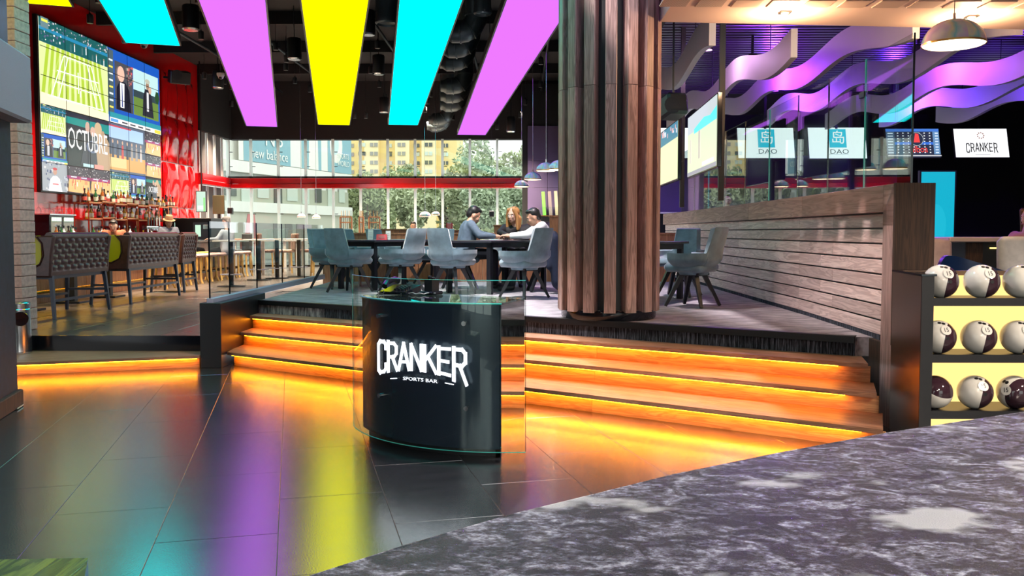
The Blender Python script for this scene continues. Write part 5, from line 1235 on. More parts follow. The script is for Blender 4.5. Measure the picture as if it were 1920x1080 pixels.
# ================================================================== DUCTS WITH ELBOW NOZZLES
def elbow(px, py, y, label, r=.19, kz=0):
    v_ = dp(px, py, y); t = thing('duct_elbow', label, 'air duct', (v_.x, v_.y, v_.z), 0, 'curved air ducts'); top = ZC - v_.z
    pts = [(.0, 0, top)] + [(0, 0, .3 + .0)] + [(-.28 + .28 * math.cos(a), 0, .3 - .0 - .28 * math.sin(a) ) for a in (R(18), R(36), R(54), R(72), R(90))] + [(-.42, 0, .02)]
    d_ = MB().tube(pts, r, 18).build('pipe', M['duct'], t, smooth=25)
    for q in (1, 4, 6):
        p = Vector(pts[q]); n_ = (Vector(pts[q + 1]) - Vector(pts[q - 1])).normalized(); T = Matrix.Translation(p) @ n_.to_track_quat('Z', 'Y').to_matrix().to_4x4()
        MB().lathe([(r, -.015), (r + .012, -.01), (r + .012, .01), (r, .015)], 18, T).build('seam_ring', M['duct'], t)
    T = Matrix.Translation(pts[-1]) @ Matrix.Rotation(R(-90), 4, 'Y'); MB().lathe([(r, 0), (r * .72, .08), (r * .7, .14), (r * .55, .14), (0, .06)], 18, T).build('nozzle', M['duct'], t, smooth=30)
for i, (px, py, y) in enumerate(((893, 62, 15.4), (883, 92, 16.8), (876, 118, 18.2), (872, 163, 20.6), (869, 181, 22.0), (866, 198, 23.4), (840, 226, 25.6), (836, 237, 26.6))):
    elbow(px, py, y, '%s curved duct elbow between the cyan and magenta panels, counted from the camera' % words[i])
def stub(px, py, y, r, label):
    v_ = dp(px, py, y); t = thing('duct_drop', label, 'air duct', v_, 0); MB().lathe([(r, ZC - v_.z), (r, .1), (r * 1.05, .08), (r * 1.05, .02), (r * .9, 0), (r * .8, .03), (0, .08)], 20).build('pipe', M['duct'], t, smooth=30); MB().lathe([(r, .4), (r + .015, .41), (r + .015, .43), (r, .44)], 20).build('seam_ring', M['duct'], t)
stub(728, 46, 14.0, .2, 'wide vertical duct drop left of the cyan panel'); stub(905, 28, 13.2, .13, 'short vertical duct drop above the curved ducts')

# ================================================================== CAN SPEAKERS AND DOWNLIGHTS
spk = None
for i, (px, py, s_) in enumerate(((358, 57, .15), (409, 166, .14), (552, 112, .15), (710, 140, .14), (958, 248, .13), (690, 66, .14), (720, 212, .14))):
    y = min(26, 1650 * 3.7 / (435 - py)); v_ = dp(px, py, y)
    t = thing('pendant_speaker', 'black can speaker hanging %s' % ('left of the first magenta panel', 'low beside the red cladding', 'between magenta and yellow panels', 'between yellow and cyan panels', 'near the far end by the windows', 'above the first duct drop', 'at the far end of the cyan panel')[i], 'speaker', v_, 0, 'hanging can speakers')
    MB().lathe([(0, 0), (s_ * .85, 0), (s_, .03), (s_, .42), (s_ * .9, .45), (0, .45)], 20).build('body', M['black'], t, smooth=35); MB().lathe([(s_ * .85, -.002), (s_ * 1.01, .02), (s_ * 1.01, .035)], 20).build('rim', M['steel'], t); MB().cyl((0, 0, .44), .01, ZC - v_.z - .44, 6).build('hanger', M['blackmetal'], t)
DL = [(185, 6), (169, 44), (234, 81), (372, 6), (377, 74), (412, 107), (383, 148), (421, 158), (434, 168), (434, 200), (517, 94), (537, 117), (536, 132), (553, 157), (581, 173), (708, 91), (695, 138), (711, 164), (722, 186), (808, 182), (802, 195), (797, 211), (849, 225), (1014, 121), (1014, 164), (985, 197), (975, 221), (922, 234), (932, 243), (665, 222), (686, 222)]
zone = lambda p: 0 if p < 250 else 1 if p < 450 else 2 if p < 600 else 3 if p < 730 else 4 if p < 870 else 5
zname = ('above the video wall', 'between the cyan and first magenta panels', 'between the first magenta and yellow panels', 'between the yellow and second cyan panels', 'beside the curved ducts', 'right of the second magenta panel')
DL.sort(key=lambda q: q[1])
dl0 = None
for i, (px, py) in enumerate(DL):
    y = min(26.5, 1650 * 4.0 / (435 - py)); v_ = dp(px, py, y)
    if dl0 is None:
        dl0 = thing('downlight', ordn('warm downlight from the camera hanging ' + zname[zone(px)]), 'downlight', v_, 0, 'warm downlights of the hall')
        MB().lathe([(.055, 0), (.06, .01), (.06, .16), (.02, .18), (.01, .2)], 14).build('can', M['black'], dl0, smooth=35); MB().lathe([(0, .004), (.05, .004), (.05, .012), (0, .012)], 14).build('lamp', M['downglow'], dl0)
        t = dl0
    else: t = dup(dl0, v_, None, ordn('warm downlight from the camera hanging ' + zname[zone(px)]))
    MB().cyl((0, 0, .19), .006, ZC - v_.z - .19, 6).build('stem', M['blackmetal'], t)
    if True:
        ld = bpy.data.lights.new('downlight_beam', 'SPOT'); ld.energy = 1500 if py > 60 else 900; ld.color = (1, .78, .55); ld.spot_size = R(75); ld.spot_blend = .7; ld.shadow_soft_size = .06
        lo = bpy.data.objects.new('downlight_beam', ld); C.objects.link(lo); lo.parent = t; lo.location = (0, 0, -.02)
# security cameras
for i, (px, py, y, z_) in enumerate(((270, 84, 14.45, 0), (414, 143, 17, 0), (424, 339, 27.9, 0))):
    v_ = dp(px, py, y); t = thing('security_camera', ('white dome camera at the end of the cyan panel', 'white dome camera hanging near the magenta panel', 'white bullet camera on the red beam corner')[i], 'camera', v_)
    MB().lathe([(0, -.06), (.04, -.045), (.06, 0), (.075, .02), (.075, .06), (0, .07)], 14).build('dome', M['white'], t, smooth=40); MB().sphere((0, -.02, -.03), .035, None, 10, 6).build('lens', M['blackgloss'], t)
    MB().cyl((0, 0, .06), .008, (ZC - v_.z - .06) if i < 2 else .1, 6).build('stem', M['blackmetal'], t)
v_ = dp(318, 145, 22.9)
ps = thing('wall_speaker', 'black box speaker angled on the red wall beside the video wall', 'speaker', (v_.x + .25, v_.y, v_.z), R(35))
MB().box((0, 0, 0), (.5, .35, .32), TR((0, 0, 0), 0, R(15)), b=.02).build('cabinet', M['black'], ps); MB().lathe([(0, 0), (.12, .0), (.13, .02)], 16, TR((-.1, -.19, .03), 0, R(105))).build('cone', M['blackmetal'], ps); MB().box((-.2, .2, 0), (.3, .05, .05)).build('bracket', M['blackmetal'], ps)

# ================================================================== PENDANT DOMES
def dome(px, py, y, r, topz, label, glow=True, energy=18):
    v_ = dp(px, py, y); t = thing('pendant_lamp', label, 'pendant lamp', v_, 0, 'mirrored dome pendants')
    pr_ = [(r * math.cos(R(a)), r * .85 * math.sin(R(a))) for a in range(0, 91, 9)]
    MB().lathe([(r, 0)] + pr_[1:-1] + [(.02, r * .85)], 32, cap=False).build('shade', M['painted_sheen'], t, smooth=60)
    MB().lathe([(0, -.008), (r * .9, -.008), (r * .97, .0), (r * .97, .012)], 32, cap=False).build('diffuser', M['lampglow'], t); MB().lathe([(r * .975, .002), (r * 1.01, -.004), (r * 1.01, .012)], 32, cap=False).build('rim', P('rim_gold', (.8, .5, .15), .3, 1), t)
    MB().cyl((0, 0, r * .84), .012, .05, 8).build('cap', M['steel'], t); MB().cyl((0, 0, r * .85), .004, topz - v_.z - r * .85, 6).build('cord', M['steel'], t)
    if glow:
        ld = bpy.data.lights.new('pendant_light', 'SPOT'); ld.energy = energy; ld.color = (1, .8, .55); ld.shadow_soft_size = .03; ld.spot_size = R(165); ld.spot_blend = .5; lo = bpy.data.objects.new('pendant_light', ld); C.objects.link(lo); lo.parent = t; lo.location = (0, 0, -.01)
dome(1788, 84, 7.1, .235, SZ, 'large mirrored dome pendant hanging from the peach soffit')
for i, (px, py, y, r) in enumerate(((978, 350, 19.5, .165), (999, 336.5, 17.2, .17), (1024, 320, 14.8, .165), (1050, 318, 13.0, .17))):
    dome(px, py, y, r, ZC, ('mirrored dome pendant furthest from the column', 'mirrored dome pendant third from the column', 'mirrored dome pendant second from the column', 'mirrored dome pendant half hidden by the column')[i], True, 10)
for i, (px, py, y) in enumerate(((565, 407, 25), (593, 409, 25), (797, 406, 25), (817, 403, 25))):
    dome(px, py, y, .12 if i != 2 else .17, ZC, ('small far dome pendant over the cafe tables', 'small far dome pendant right of its twin over the cafe tables', 'wide flat dome pendant before the trees', 'small dome pendant right of the wide flat one')[i], False)

# ================================================================== BOWLING SIDE: WAVE FINS, SCREENS, LIGHTS
finz = 3.46
for i, (x, y0, ph, am, pz) in enumerate(((1.98, 9.3, .72, .09, -.03), (2.86, 9.4, 3.19, .09, -.07), (3.78, 8.6, -1.75, .075, .02), (4.82, 8.7, -.04, .09, .0), (5.95, 8.8, .53, .09, -.05), (7.0, 8.8, 1.6, .09, -.02), (8.1, 8.8, 2.6, .09, .0))):
    t = thing('wave_fin', '%s wavy white ceiling fin from the wooden column' % words[i], 'ceiling fin', (x, y0, finz + pz), 0, 'wavy white ceiling fins'); Lf = 17.4 - y0; n_ = 72
    fz = lambda y: am * math.sin(y * 1.9 + ph) + .026 * y
    m_ = MB(); vs = []
    for k in range(n_ + 1):
        y = Lf * k / n_; z = fz(y)
        for dx, dz in ((-.035, -.15), (.035, -.15), (.035, .15), (-.035, .15)): vs.append((dx, y, z + dz))
    fs = [(k * 4 + a, k * 4 + (a + 1) % 4, k * 4 + 4 + (a + 1) % 4, k * 4 + 4 + a) for k in range(n_) for a in range(4)] + [(0, 1, 2, 3), (n_ * 4 + 3, n_ * 4 + 2, n_ * 4 + 1, n_ * 4)]
    m_.add(vs, fs); m_.build('board', M['fin'], t, smooth=40)
    for k in (8, 36, 64): MB().cyl((0, Lf * k / n_, fz(Lf * k / n_) + .18), .006, 4.21 - finz - pz - fz(Lf * k / n_) - .18, 6).build('hanger', M['blackmetal'], t)
def dao():
    teal = (.02, .45, .6); c_ = [(rc(0, 0, 1, 1), (.78, .9, .9)), (rc(.36, .35, .66, .95), teal)]
    wt = (.85, .95, .95)
    for p in () and (rc(.44, .84, .58, .89), rc(.43, .73, .59, .77), rc(.43, .62, .47, .9), rc(.55, .73, .585, .89), rc(.41, .56, .62, .61), rc(.58, .4, .62, .6), rc(.5, .39, .62, .43), rc(.40, .42, .43, .53), rc(.40, .42, .54, .46), rc(.46, .44, .49, .56)): c_.append((p, wt))
    return c_ + [(rc(.32, .13, .68, .14), (.2, .35, .4))]
def cranker():
    c_ = [(rc(0, 0, 1, 1), (.82, .82, .85))]
    for k in range(9): a = k * .7; c_.append((ell(.5 + .06 * math.cos(a), .76 + .1 * math.sin(a), .016, .03, 6), (.3, .2, .18)))
    for i, q in enumerate('CRANKER'):
        m2 = (i - 3) / 3
        for p in letter_polys(q, .22): c_.append(([(.2 + (i + v.x * .9) * .6 / 7, .18 - .05 * m2 * m2 + .03 + v.y * (.28 + .05 * m2 * m2)) for v in p], (.01, .01, .01)))
    return c_ + [(rc(.36, .07, .64, .095), (.4, .4, .42))]
def scores():
    c_ = [(rc(0, 0, 1, 1), (.02, .025, .05)), (rc(0, .9, 1, 1), (.05, .15, .5)), (rc(0, .44, 1, .53), (.03, .12, .5)), (rc(0, .1, .16, .9), (.06, .1, .16)), (rc(.88, .1, 1, .9), (.1, .2, .35))]
    for j in range(8):
        for i in range(7): c_ += [(rc(.2 + i * .1, .15 + j * .095, .205 + i * .1 + .02, .18 + j * .095), (.7, .75, .8))]
        c_ += [(rc(.02, .14 + j * .095, .12, .17 + j * .095), (.5, .6, .7)), (rc(.91, .14 + j * .095, .97, .18 + j * .095), (.5, .6, .8))]
    return c_ + [(ell(.56, .62, .13, .24, 20), (.3, .35, .38)), (ell(.56, .62, .12, .22, 20), (.02, .025, .05)), ([(.5, .5), (.62, .5), (.6, .8), (.54, .82)], (.7, .05, .05)), (rc(0, .02, 1, .06), (.5, .5, .52))]
def oscreen(px, y, cmds, label, wpx=104, txt=None):
    c0 = dp(px, 268, y); w_ = wpx * y / 1650; h_ = w_ * .565
    t = thing('overhead_screen', label, 'screen', (c0.x, c0.y, c0.z), 0, 'screens above the lanes'); T = Matrix.Rotation(R(-14), 4, 'X')
    MB().box((0, .03, 0), (w_ + .03, .05, h_ + .03), T).build('case', M['black'], t)
    canvas(t, 'picture', T @ Matrix(((1, 0, 0, -w_ / 2), (0, 0, -1, .002), (0, 1, 0, -h_ / 2), (0, 0, 0, 1))), w_, h_, cmds)
    MB().bar((0, .1, 0), (0, .1, 4.21 - c0.z), .05, .05).build('pole', M['blackmetal'], t)
    for tx, sz, u, v, col, sx in (txt or []):
        me = text_mesh(tx, sz, .001, E('ink', col, 1), sx); me.transform(T @ Matrix(((1, 0, 0, u * w_), (0, 0, -1, -.022), (0, 1, 0, v * h_), (0, 0, 0, 1)))); link('lettering', me, t)
YS = 18.0
dt_ = [('岛', .3, .01, .14, (.85, .95, .95), 1.0), ('DAO', .14, .02, -.3, (.05, .08, .1), 1.25)]
oscreen(1262, YS, dao(), 'white lane screen with teal square, partly behind the small television', 104, dt_); oscreen(1436, YS, dao(), 'white lane screen with teal square in the middle', 104, dt_)
oscreen(1570, YS, dao(), 'white lane screen with teal square behind the tall glass', 106, dt_); oscreen(1712, YS, scores(), 'dark lane screen showing bowling scores', 98, [('alboa', .2, .1, -.24, (.75, .06, .05), .8)]); oscreen(1840, YS, cranker(), 'white lane screen with black logo lettering at the right', 98)
# televisions on poles above the slatted wall
def tv(px0, px1, pyt0, pyb0, y0, y1, cmds, label, pole_px):
    a = dp(px0, 435, y0); b = dp(px1, 435, y1); d_ = Vector((b.x - a.x, b.y - a.y, 0)); L_ = d_.length; z0 = dp(px1, pyb0, y1).z; z1 = dp(px1, pyt0, y1).z
    t = thing('television', label, 'television', (a.x, a.y, z0), math.atan2(d_.y, d_.x)); h_ = z1 - z0
    MB().box((L_ / 2, .025, h_ / 2), (L_, .05, h_), b=.006).build('case', M['blackgloss'], t)
    canvas(t, 'picture', Matrix(((1, 0, 0, .02), (0, 0, -1, -.004), (0, 1, 0, .02), (0, 0, 0, 1))), L_ - .04, h_ - .04, cmds)
    MB().bar((L_ * .85, .1, h_ * .5), (L_ * .85, .1, 4.21 - z0), .05, .06).build('pole', M['black'], t); MB().bar((L_ * .85, .1, h_ * .5), (L_ * .85, .1, ZR1 - z0), .05, .06).build('pole', M['black'], t); MB().box((L_ * .85, .07, h_ * .5), (.2, .05, .3)).build('mount', M['blackmetal'], t)
green_tv = [(rc(0, 0, 1, 1), (.55, .62, .42)), (rc(0, .7, 1, 1), (.45, .5, .52)), ([(.25, .66), (1, .66), (1, .85), (.8, .78), (.6, .82), (.25, .74)], (.1, .75, .7)), (rc(0, .0, 1, .06), (.25, .25, .3)), (rc(.55, .08, .92, .14), (.7, .7, .68)), (rc(.1, .2, .14, .6), (.5, .45, .4)), (rc(.42, .22, .48, .66), (.42, .38, .34))]
tv(1288, 1343, 172, 313, 11.4, 9.35, green_tv, 'large television angled on a black pole above the slatted wall', 0)
tv(1236, 1270, 222, 337, 13.8, 12.0, [(rc(0, 0, 1, 1), (.6, .66, .38)), (rc(0, .72, 1, 1), (.04, .18, .25))] + speck(.1, .8, .95, .95, 14, [(.6, .6, .65), (.5, .3, .3)], .05), 'smaller television half hidden behind the wooden column', 0)
# stage lights that wash the fins purple
for i, (x, y, z, col, e) in enumerate(((3.3, 12.8, 3.86, (.36, .05, 1), 75), (5.4, 12.2, 3.86, (.4, .06, 1), 75), (7.5, 13.2, 3.86, (.15, .02, 1), 130), (4.3, 15.2, 3.9, (.3, .05, 1), 110), (2.4, 11.6, 3.86, (.85, .45, .9), 18), (6.5, 15.6, 3.9, (.16, .03, 1), 130))):
    t = thing('stage_light', ('purple stage light between second and third fin', 'purple stage light near the pendant dome', 'deep blue stage light at the far right', 'purple stage light above the lane screens', 'pinkish stage light beside the televisions', 'deep blue stage light behind the glass screen')[i], 'stage light', (x, y, z), 0, 'stage lights over the lanes')
    MB().box((0, 0, 0), (.14, .14, .18), b=.02).build('housing', M['black'], t); MB().cyl((0, 0, .1), .02, 4.21 - z - .1, 8).build('stem', M['blackmetal'], t); MB().lathe([(0, -.101), (.06, -.101), (.07, -.1)], 14).build('lens', E('stage_lens_%d' % i, col, 3), t)
    ld = bpy.data.lights.new('stage_beam', 'POINT'); ld.energy = e; ld.color = col; ld.shadow_soft_size = .03; lo = bpy.data.objects.new('stage_beam', ld); C.objects.link(lo); lo.parent = t; lo.location = (0, 0, -.2)
v_ = dp(1262, 200, 10.5)
bs = thing('hanging_speaker', 'black box speaker hanging beside the column under the first fin', 'speaker', v_); MB().box((0, 0, 0), (.26, .3, .26), TR((0, 0, 0), .3, R(-12)), b=.03).build('cabinet', M['black'], bs); MB().bar((0, 0, .13), (0, 0, 4.21 - v_.z), .02, .02).build('bracket', M['blackmetal'], bs); MB().lathe([(0, 0), (.09, 0), (.1, .01)], 14, TR((-.04, -.165, -.01), .3, R(80))).build('cone', M['blackmetal'], bs)
# soffit downlights
for i, (px, py) in enumerate(((1472, 22), (1822, 30))):
    v_ = gp(px, py, SZ); t = thing('soffit_light', ('square warm downlight in the peach soffit nearer the column', 'square warm downlight in the peach soffit by the dome pendant')[i], 'downlight', (v_.x, v_.y, SZ - .001))
    MB().box((0, 0, -.006), (.1, .1, .012), b=.002).build('trim', M['steel'], t); MB().lathe([(0, -.014), (.032, -.014), (.034, -.012)], 16).build('lamp', M['downglow'], t)
    ld = bpy.data.lights.new('soffit_beam', 'POINT'); ld.energy = 36; ld.color = (1, .62, .34); ld.shadow_soft_size = .03; lo = bpy.data.objects.new('soffit_beam', ld); C.objects.link(lo); lo.parent = t; lo.location = (0, 0, -.16)
# dome pendants added out of view over the counter to light the near side
for i, (x, y) in enumerate(((4.6, 3.6), (2.9, .8), (1.6, -1.2))):
    v0 = Vector((x, y, 2.75)); pxl = 960  # hung from the soffit
    t = thing('pendant_lamp', ('added unseen dome pendant over the far bend of the counter', 'added unseen dome pendant over the middle of the counter', 'added unseen dome pendant behind the counter')[i], 'pendant lamp', v0, 0, 'mirrored dome pendants'); r = .235
    MB().lathe([(r * math.cos(R(a)), r * .85 * math.sin(R(a))) for a in range(0, 85, 9)] + [(.02, r * .85)], 24, cap=False).build('shade', M['painted_sheen'], t, smooth=60); MB().lathe([(0, .012), (r * .97, .012)], 24).build('diffuser', M['lampglow'], t); MB().cyl((0, 0, r * .85), .004, SZ - 2.75 - r * .85, 6).build('cord', M['steel'], t)
    ld = bpy.data.lights.new('pendant_light', 'SPOT'); ld.energy = 560; ld.color = (1, .84, .7); ld.shadow_soft_size = .12; ld.spot_size = R(165); ld.spot_blend = .5; lo = bpy.data.objects.new('pendant_light', ld); C.objects.link(lo); lo.parent = t; lo.location = (0, 0, -.01)

# downlights added above the frame to brighten stairs, platform and oak wall
for i, (x, y) in enumerate(((-2.6, 7.2), (-.4, 6.4), (.9, 5.8), (-1.6, 9.4), (-.3, 10.6), (.7, 10.2), (-3.9, 5.0), (-1.9, 4.2))):
    t = dup(dl0, (x, y, 5.3), None, ordn('added warm downlight over the stairs, unseen above the picture')); MB().cyl((0, 0, .19), .006, ZC - 5.3 - .19, 6).build('stem', M['blackmetal'], t)
    if i < 6:
        ld = bpy.data.lights.new('downlight_beam', 'SPOT'); ld.energy = 1200; ld.color = (1, .86, .85); ld.spot_size = R(110); ld.spot_blend = .8; ld.shadow_soft_size = .05; lo = bpy.data.objects.new('downlight_beam', ld); C.objects.link(lo); lo.parent = t; lo.location = (0, 0, -.02)
# ================================================================== BOWLING LOUNGE AT THE RIGHT
cs = dp(1757, 385, 13.5); zc0, zc1 = dp(1757, 448, 13.5).z, dp(1757, 322, 13.5).z; wS = 62 * 13.5 / 1650
ad = thing('lit_display', 'tall cyan lit display panel behind the oak wall end', 'display', (xat(1757, 13.5), 13.5, 0))
MB().box((0, .04, (zc1) / 2), (wS + .05, .06, zc1 + .04)).build('case', M['black'], ad)
canvas(ad, 'picture', Matrix(((1, 0, 0, -wS / 2), (0, 0, -1, .005), (0, 1, 0, zc0 - .6), (0, 0, 0, 1))), wS, zc1 - zc0 + .6, [(rc(0, 0, 1, 1), (.004, .3, .42)), (ell(.45, .5, .32, .2, 20), (.008, .33, .45))] + [(rc(0, y, .1, y + .035), (.8, .85, .9)) for y in (.6, .68, .76)])
def lounge(px0, px1, pyt, y, zb, label, mat, name='lounge_chair'):
    x0, x1 = xat(px0, y), xat(px1, y); z = dp(px0, pyt, y).z; t = thing(name, label, 'seat', ((x0 + x1) / 2, y, 0)); w_ = x1 - x0
    MB().box((0, 0, z - (z - .42) / 2), (w_, .12, z - .42), TR((0, 0, 0), 0, R(-4)), b=.04).build('backrest', mat, t, smooth=60); MB().box((0, .28, .4), (w_, .6, .14), b=.04).build('seat', mat, t, smooth=60)
    for sx in (-1, 1):
        for sy in (.05, .5): MB().bar((sx * w_ * .42, sy, .34), (sx * w_ * .42, sy, 0), .04, .04).build('leg', M['black'], t)
lv = P('mauve_leather', (.42, .33, .34), .45, noise=(20, .1)); lg = P('grey_leather', (.4, .38, .37), .5, noise=(20, .1))
lounge(1737, 1792, 447, 8.2, 0, 'mauve leather seat back behind the ball rack', lv); lounge(1883, 1985, 443, 7.0, 0, 'grey leather seat back at the right edge', lg)
tx0, tx1 = xat(1792, 9.2), xat(1960, 9.2); tz_ = dp(1850, 449, 9.2).z
tt = thing('lane_console', 'pale topped console with a thin yellow light line behind the seats', 'console', ((tx0 + tx1) / 2, 9.2, 0)); w_ = tx1 - tx0
MB().box((0, 0, tz_), (w_ + .4, .6, .05), b=.01).build('top', P('pale_top', (.6, .48, .42), .3), tt); MB().box((0, .05, tz_ / 2), (w_, .5, tz_ - .05)).build('body', M['black'], tt); MB().box((-w_ / 2 + .08, -.22, tz_ / 2), (.17, .02, tz_ - .06)).build('end_panel', M['endwood'], tt); MB().box((.1, -.205, tz_ - .085), (w_ - .3, .012, .012)).build('light_line', E('yellow_line', (1, .75, .15), 3), tt)
tb0 = xat(1825, 6.75)
rt_ = thing('tub_seat', 'dark blue swivel seat with a curved back just behind the bowling balls', 'seat', (tb0, 6.75, 0))
def bkp(u, v, o=0):
    px = 1758 + (1893 - 1758) * u; top = 480 + 13 * max(0, (.2 - u) / .2) ** 2 * 3 + 30 * max(0, (u - .3) / .7) ** 1.25
    z1 = dp(px, top, 6.75).z; x = xat(px, 6.75) - tb0; return (x, .1 * math.cos(math.pi * (u - .5)) + o, .62 + (z1 - .62) * v)
sb_ = MB(); sb_.grid(lambda u, v: bkp(u, v), 24, 5); sb_.grid(lambda u, v: bkp(u, v, .05), 24, 5)
k_ = len(sb_.v) // 2
for i in range(24): sb_.f.append((5 * 25 + i, 5 * 25 + i + 1, k_ + 5 * 25 + i + 1, k_ + 5 * 25 + i)); sb_.c.append(None); sb_.m.append(0)
navy = P('navy_shell', (.006, .02, .07), .3); sb_.build('backrest', navy, rt_, smooth=50)
MB().box((0, .35, .5), (.5, .5, .12), b=.05).build('seat', navy, rt_, smooth=60); MB().cyl((0, .3, .02), .04, .45, 10).build('post', M['steel'], rt_); MB().lathe([(0, 0), (.28, 0), (.28, .015), (.04, .04)], 20, TR((0, .3, 0))).build('base', M['blackmetal'], rt_)
# person at the right edge
gx, gy_ = xat(1925, 9.9), 9.9; c = Vector((gx, gy_, .62))
person('person with brown hair in a tan jacket seated at the right edge', c, (gx, gy_, dp(1900, 440, gy_).z - .02), (gx + .02, gy_ - .02, dp(1900, 408, gy_).z), (-.9, -.2, -.1), (.2, -.95, 0),
       [((gx - .2, gy_ + .2, 1.1), (gx - .35, gy_ + .05, 1.3), (-.8, -.2, .3)), ((gx - .2, gy_ - .22, 1.1), (gx - .38, gy_ - .15, 1.28), (-.8, .2, .3))],
       [(gx - .4, gy_ + .1, .6), (gx - .4, gy_ - .1, .6)], [(gx - .42, gy_ + .1, 0), (gx - .42, gy_ - .1, 0)], skin['b'], (P('tan_jacket', (.55, .3, .14), .7), 'j'), drk, P('brown_hair', (.12, .05, .02), .5), 'long', .016)
ln = thing('bowling_lanes', 'pale maple bowling lanes running away beyond the lounge', 'bowling lane', (5.8, 18.8, .0))
for k in range(7): MB().box((-2.6 + k * .9, 0, .03), (.84, 6.4, .06), b=.004).build('lane', M['partition'], ln)
for k in range(8): MB().box((-3.05 + k * .9, 0, .025), (.05, 6.4, .05)).build('gutter', M['black'], ln)
mk = thing('lane_mask', 'dark violet lit mask panel at the end of the lanes', 'mask panel', (5.6, 22.2, 0)); MB().box((0, 0, 2.6), (7.5, .08, 1.4)).build('panel', P('violet_mask', (.1, .06, .25), .5), mk); MB().box((0, -.05, 1.88), (7.5, .02, .04)).build('trim_bar', M['steel'], mk)
gxp = dp(1362, 376, 14.6)
standing('dark haired person behind the glass above the slatted wall', 1362, 14.6, 0.0, 376, (-.4, -.9, -.1), P('violet_shirt', (.25, .2, .35), .8), 'a')
# menu racks on the purple wall
mr_ = thing('magazine_rack', 'narrow rack of tall menus on the purple wall beside the column', 'menu rack', (xat(1030, 26.8), 27.42, dp(1030, 404, 26.8).z))
for k, (px, c_) in enumerate(((1022, (.2, .6, .1)), (1034, (.3, .25, .25)), (1046, (.55, .5, .35)))):
    MB().box((xat(px, 26.8) - mr_.location.x, 0, .38), (.1, .05, .75), TR((0, 0, 0), 0, R(5), R(-4))).build('menu', P('menu_%d' % k, c_, .5), mr_)
MB().box((.05, .02, .0), (.6, .2, .03)).build('ledge', M['copper'], mr_); MB().box((.0, -.1, .12), (.6, .012, .3)).build('front_pane', M['glass'], mr_); MB().box((.0, .05, -.1), (.5, .18, .18)).build('bracket', M['black'], mr_)
# screens near the side windows
v_ = dp(411, 384, 25.5); sg = thing('hanging_sign', 'dark olive screen on a post before the side windows', 'screen', (v_.x, 25.5, ZB))
MB().bar((.0, 0, 0), (0, 0, v_.z - ZB), .05, .05).build('post', M['black'], sg); MB().box((0, -.04, v_.z - ZB), (.34, .05, .54), b=.006).build('panel', P('olive_panel', (.09, .085, .05), .25), sg)
v_ = dp(371, 378, 24.9); s2 = thing('side_screen', 'pale green screen hanging at the corner of the red wall', 'screen', v_); MB().box((.1, 0, 0), (.3, .05, .6), b=.006).build('case', M['black'], s2); canvas(s2, 'picture', Matrix(((1, 0, 0, -.03), (0, 0, -1, -.027), (0, 1, 0, -.28), (0, 0, 0, 1))), .26, .56, [(rc(0, 0, 1, 1), (.4, .6, .5)), (rc(.1, .1, .8, .3), (.6, .75, .65)), (rc(.75, .0, .95, .7), (.2, .6, .2))]); MB().bar((.1, .03, .3), (.1, .03, ZC - v_.z), .03, .03).build('pole', M['black'], s2)
for i, (px, py) in enumerate(((432, 395), (922, 401))):
    v_ = dp(px, py, 25.6); t = thing('cube_speaker', ('small black cube speaker hanging before the first window pane', 'small black cube speaker hanging beside the woman')[i], 'speaker', v_); MB().box((0, 0, 0), (.14, .14, .17), b=.01).build('cabinet', M['black'], t); MB().cyl((0, 0, .08), .004, ZC - v_.z - .08, 5).build('cable', M['blackmetal'], t); MB().lathe([(0, 0), (.05, 0), (.055, .004)], 12, TR((0, -.072, 0), 0, R(90))).build('cone', M['blackmetal'], t)

# ================================================================== OUTSIDE
struct(MB().box((0, 90, -.4), (160, 122, .4)).build('ground_outside', P('street', (.3, .3, .29), .9)), 'grey street outside the windows')
conc = P('white_render', (.86, .84, .78), .8); dwin = P('dark_window', (.1, .11, .1), .2); pale = P('pale_window', (.6, .66, .58), .3)
Aw, Bw = Vector((xat(418, 42), 42, 0)), Vector((xat(652, 54), 54, 0)); dW = (Bw - Aw); LW = dW.length
bd = thing('shop_building', 'white shop building with pale blue banners across the street', 'building', Aw, math.atan2(dW.y, dW.x))
MB().box((LW / 2 - 2, 6, 5), (LW + 4, 12, 11)).build('wall', conc, bd)
def lz(py, s): p = Aw.lerp(Bw, s); return dp(500, py, p.y).z
z_b = [lz(396, 0), lz(376, 0), lz(356, 0), lz(318, 0), lz(309, 0)]
MB().box((LW / 2, -.06, (z_b[0] + z_b[1]) / 2), (LW + .3, .4, z_b[1] - z_b[0])).build('spandrel', conc, bd)
MB().box((LW / 2, -.02, (z_b[1] + z_b[2]) / 2 + .15), (LW, .1, z_b[2] - z_b[1] + .5)).build('window_band', P('olive_glass', (.45, .46, .36), .4), bd)
for k in range(9): MB().box((.5 + k * LW / 9, -.1, z_b[1] + rnd.uniform(.5, .7)), (LW / 9 * rnd.uniform(.4, .75), .04, .8 + .3 * (k % 2))).build('window', pale if k % 3 else dwin, bd)
MB().box((LW / 2, -.05, z_b[3] - .1), (LW, .1, .5)).build('window_band', P('grey_glass', (.35, .36, .34), .3), bd)
MB().box((LW / 2, -.2, z_b[4] + .0), (LW, .3, .55)).build('spandrel', conc, bd)
blue = (.27, .47, .54); cream = (.88, .86, .78)
bnr = thing('billboard', 'row of pale blue advertising banners on the white shop building', 'billboard', Aw, math.atan2(dW.y, dW.x))
Hb = 3.2
def cb_(x0, x1, cmds): canvas(bnr, 'banner', Matrix(((1, 0, 0, x0), (0, 0, -1, -.36), (0, 1, 0, z_b[4] + .3), (0, 0, 0, 1))), x1 - x0, Hb, cmds, M['printsoft'])
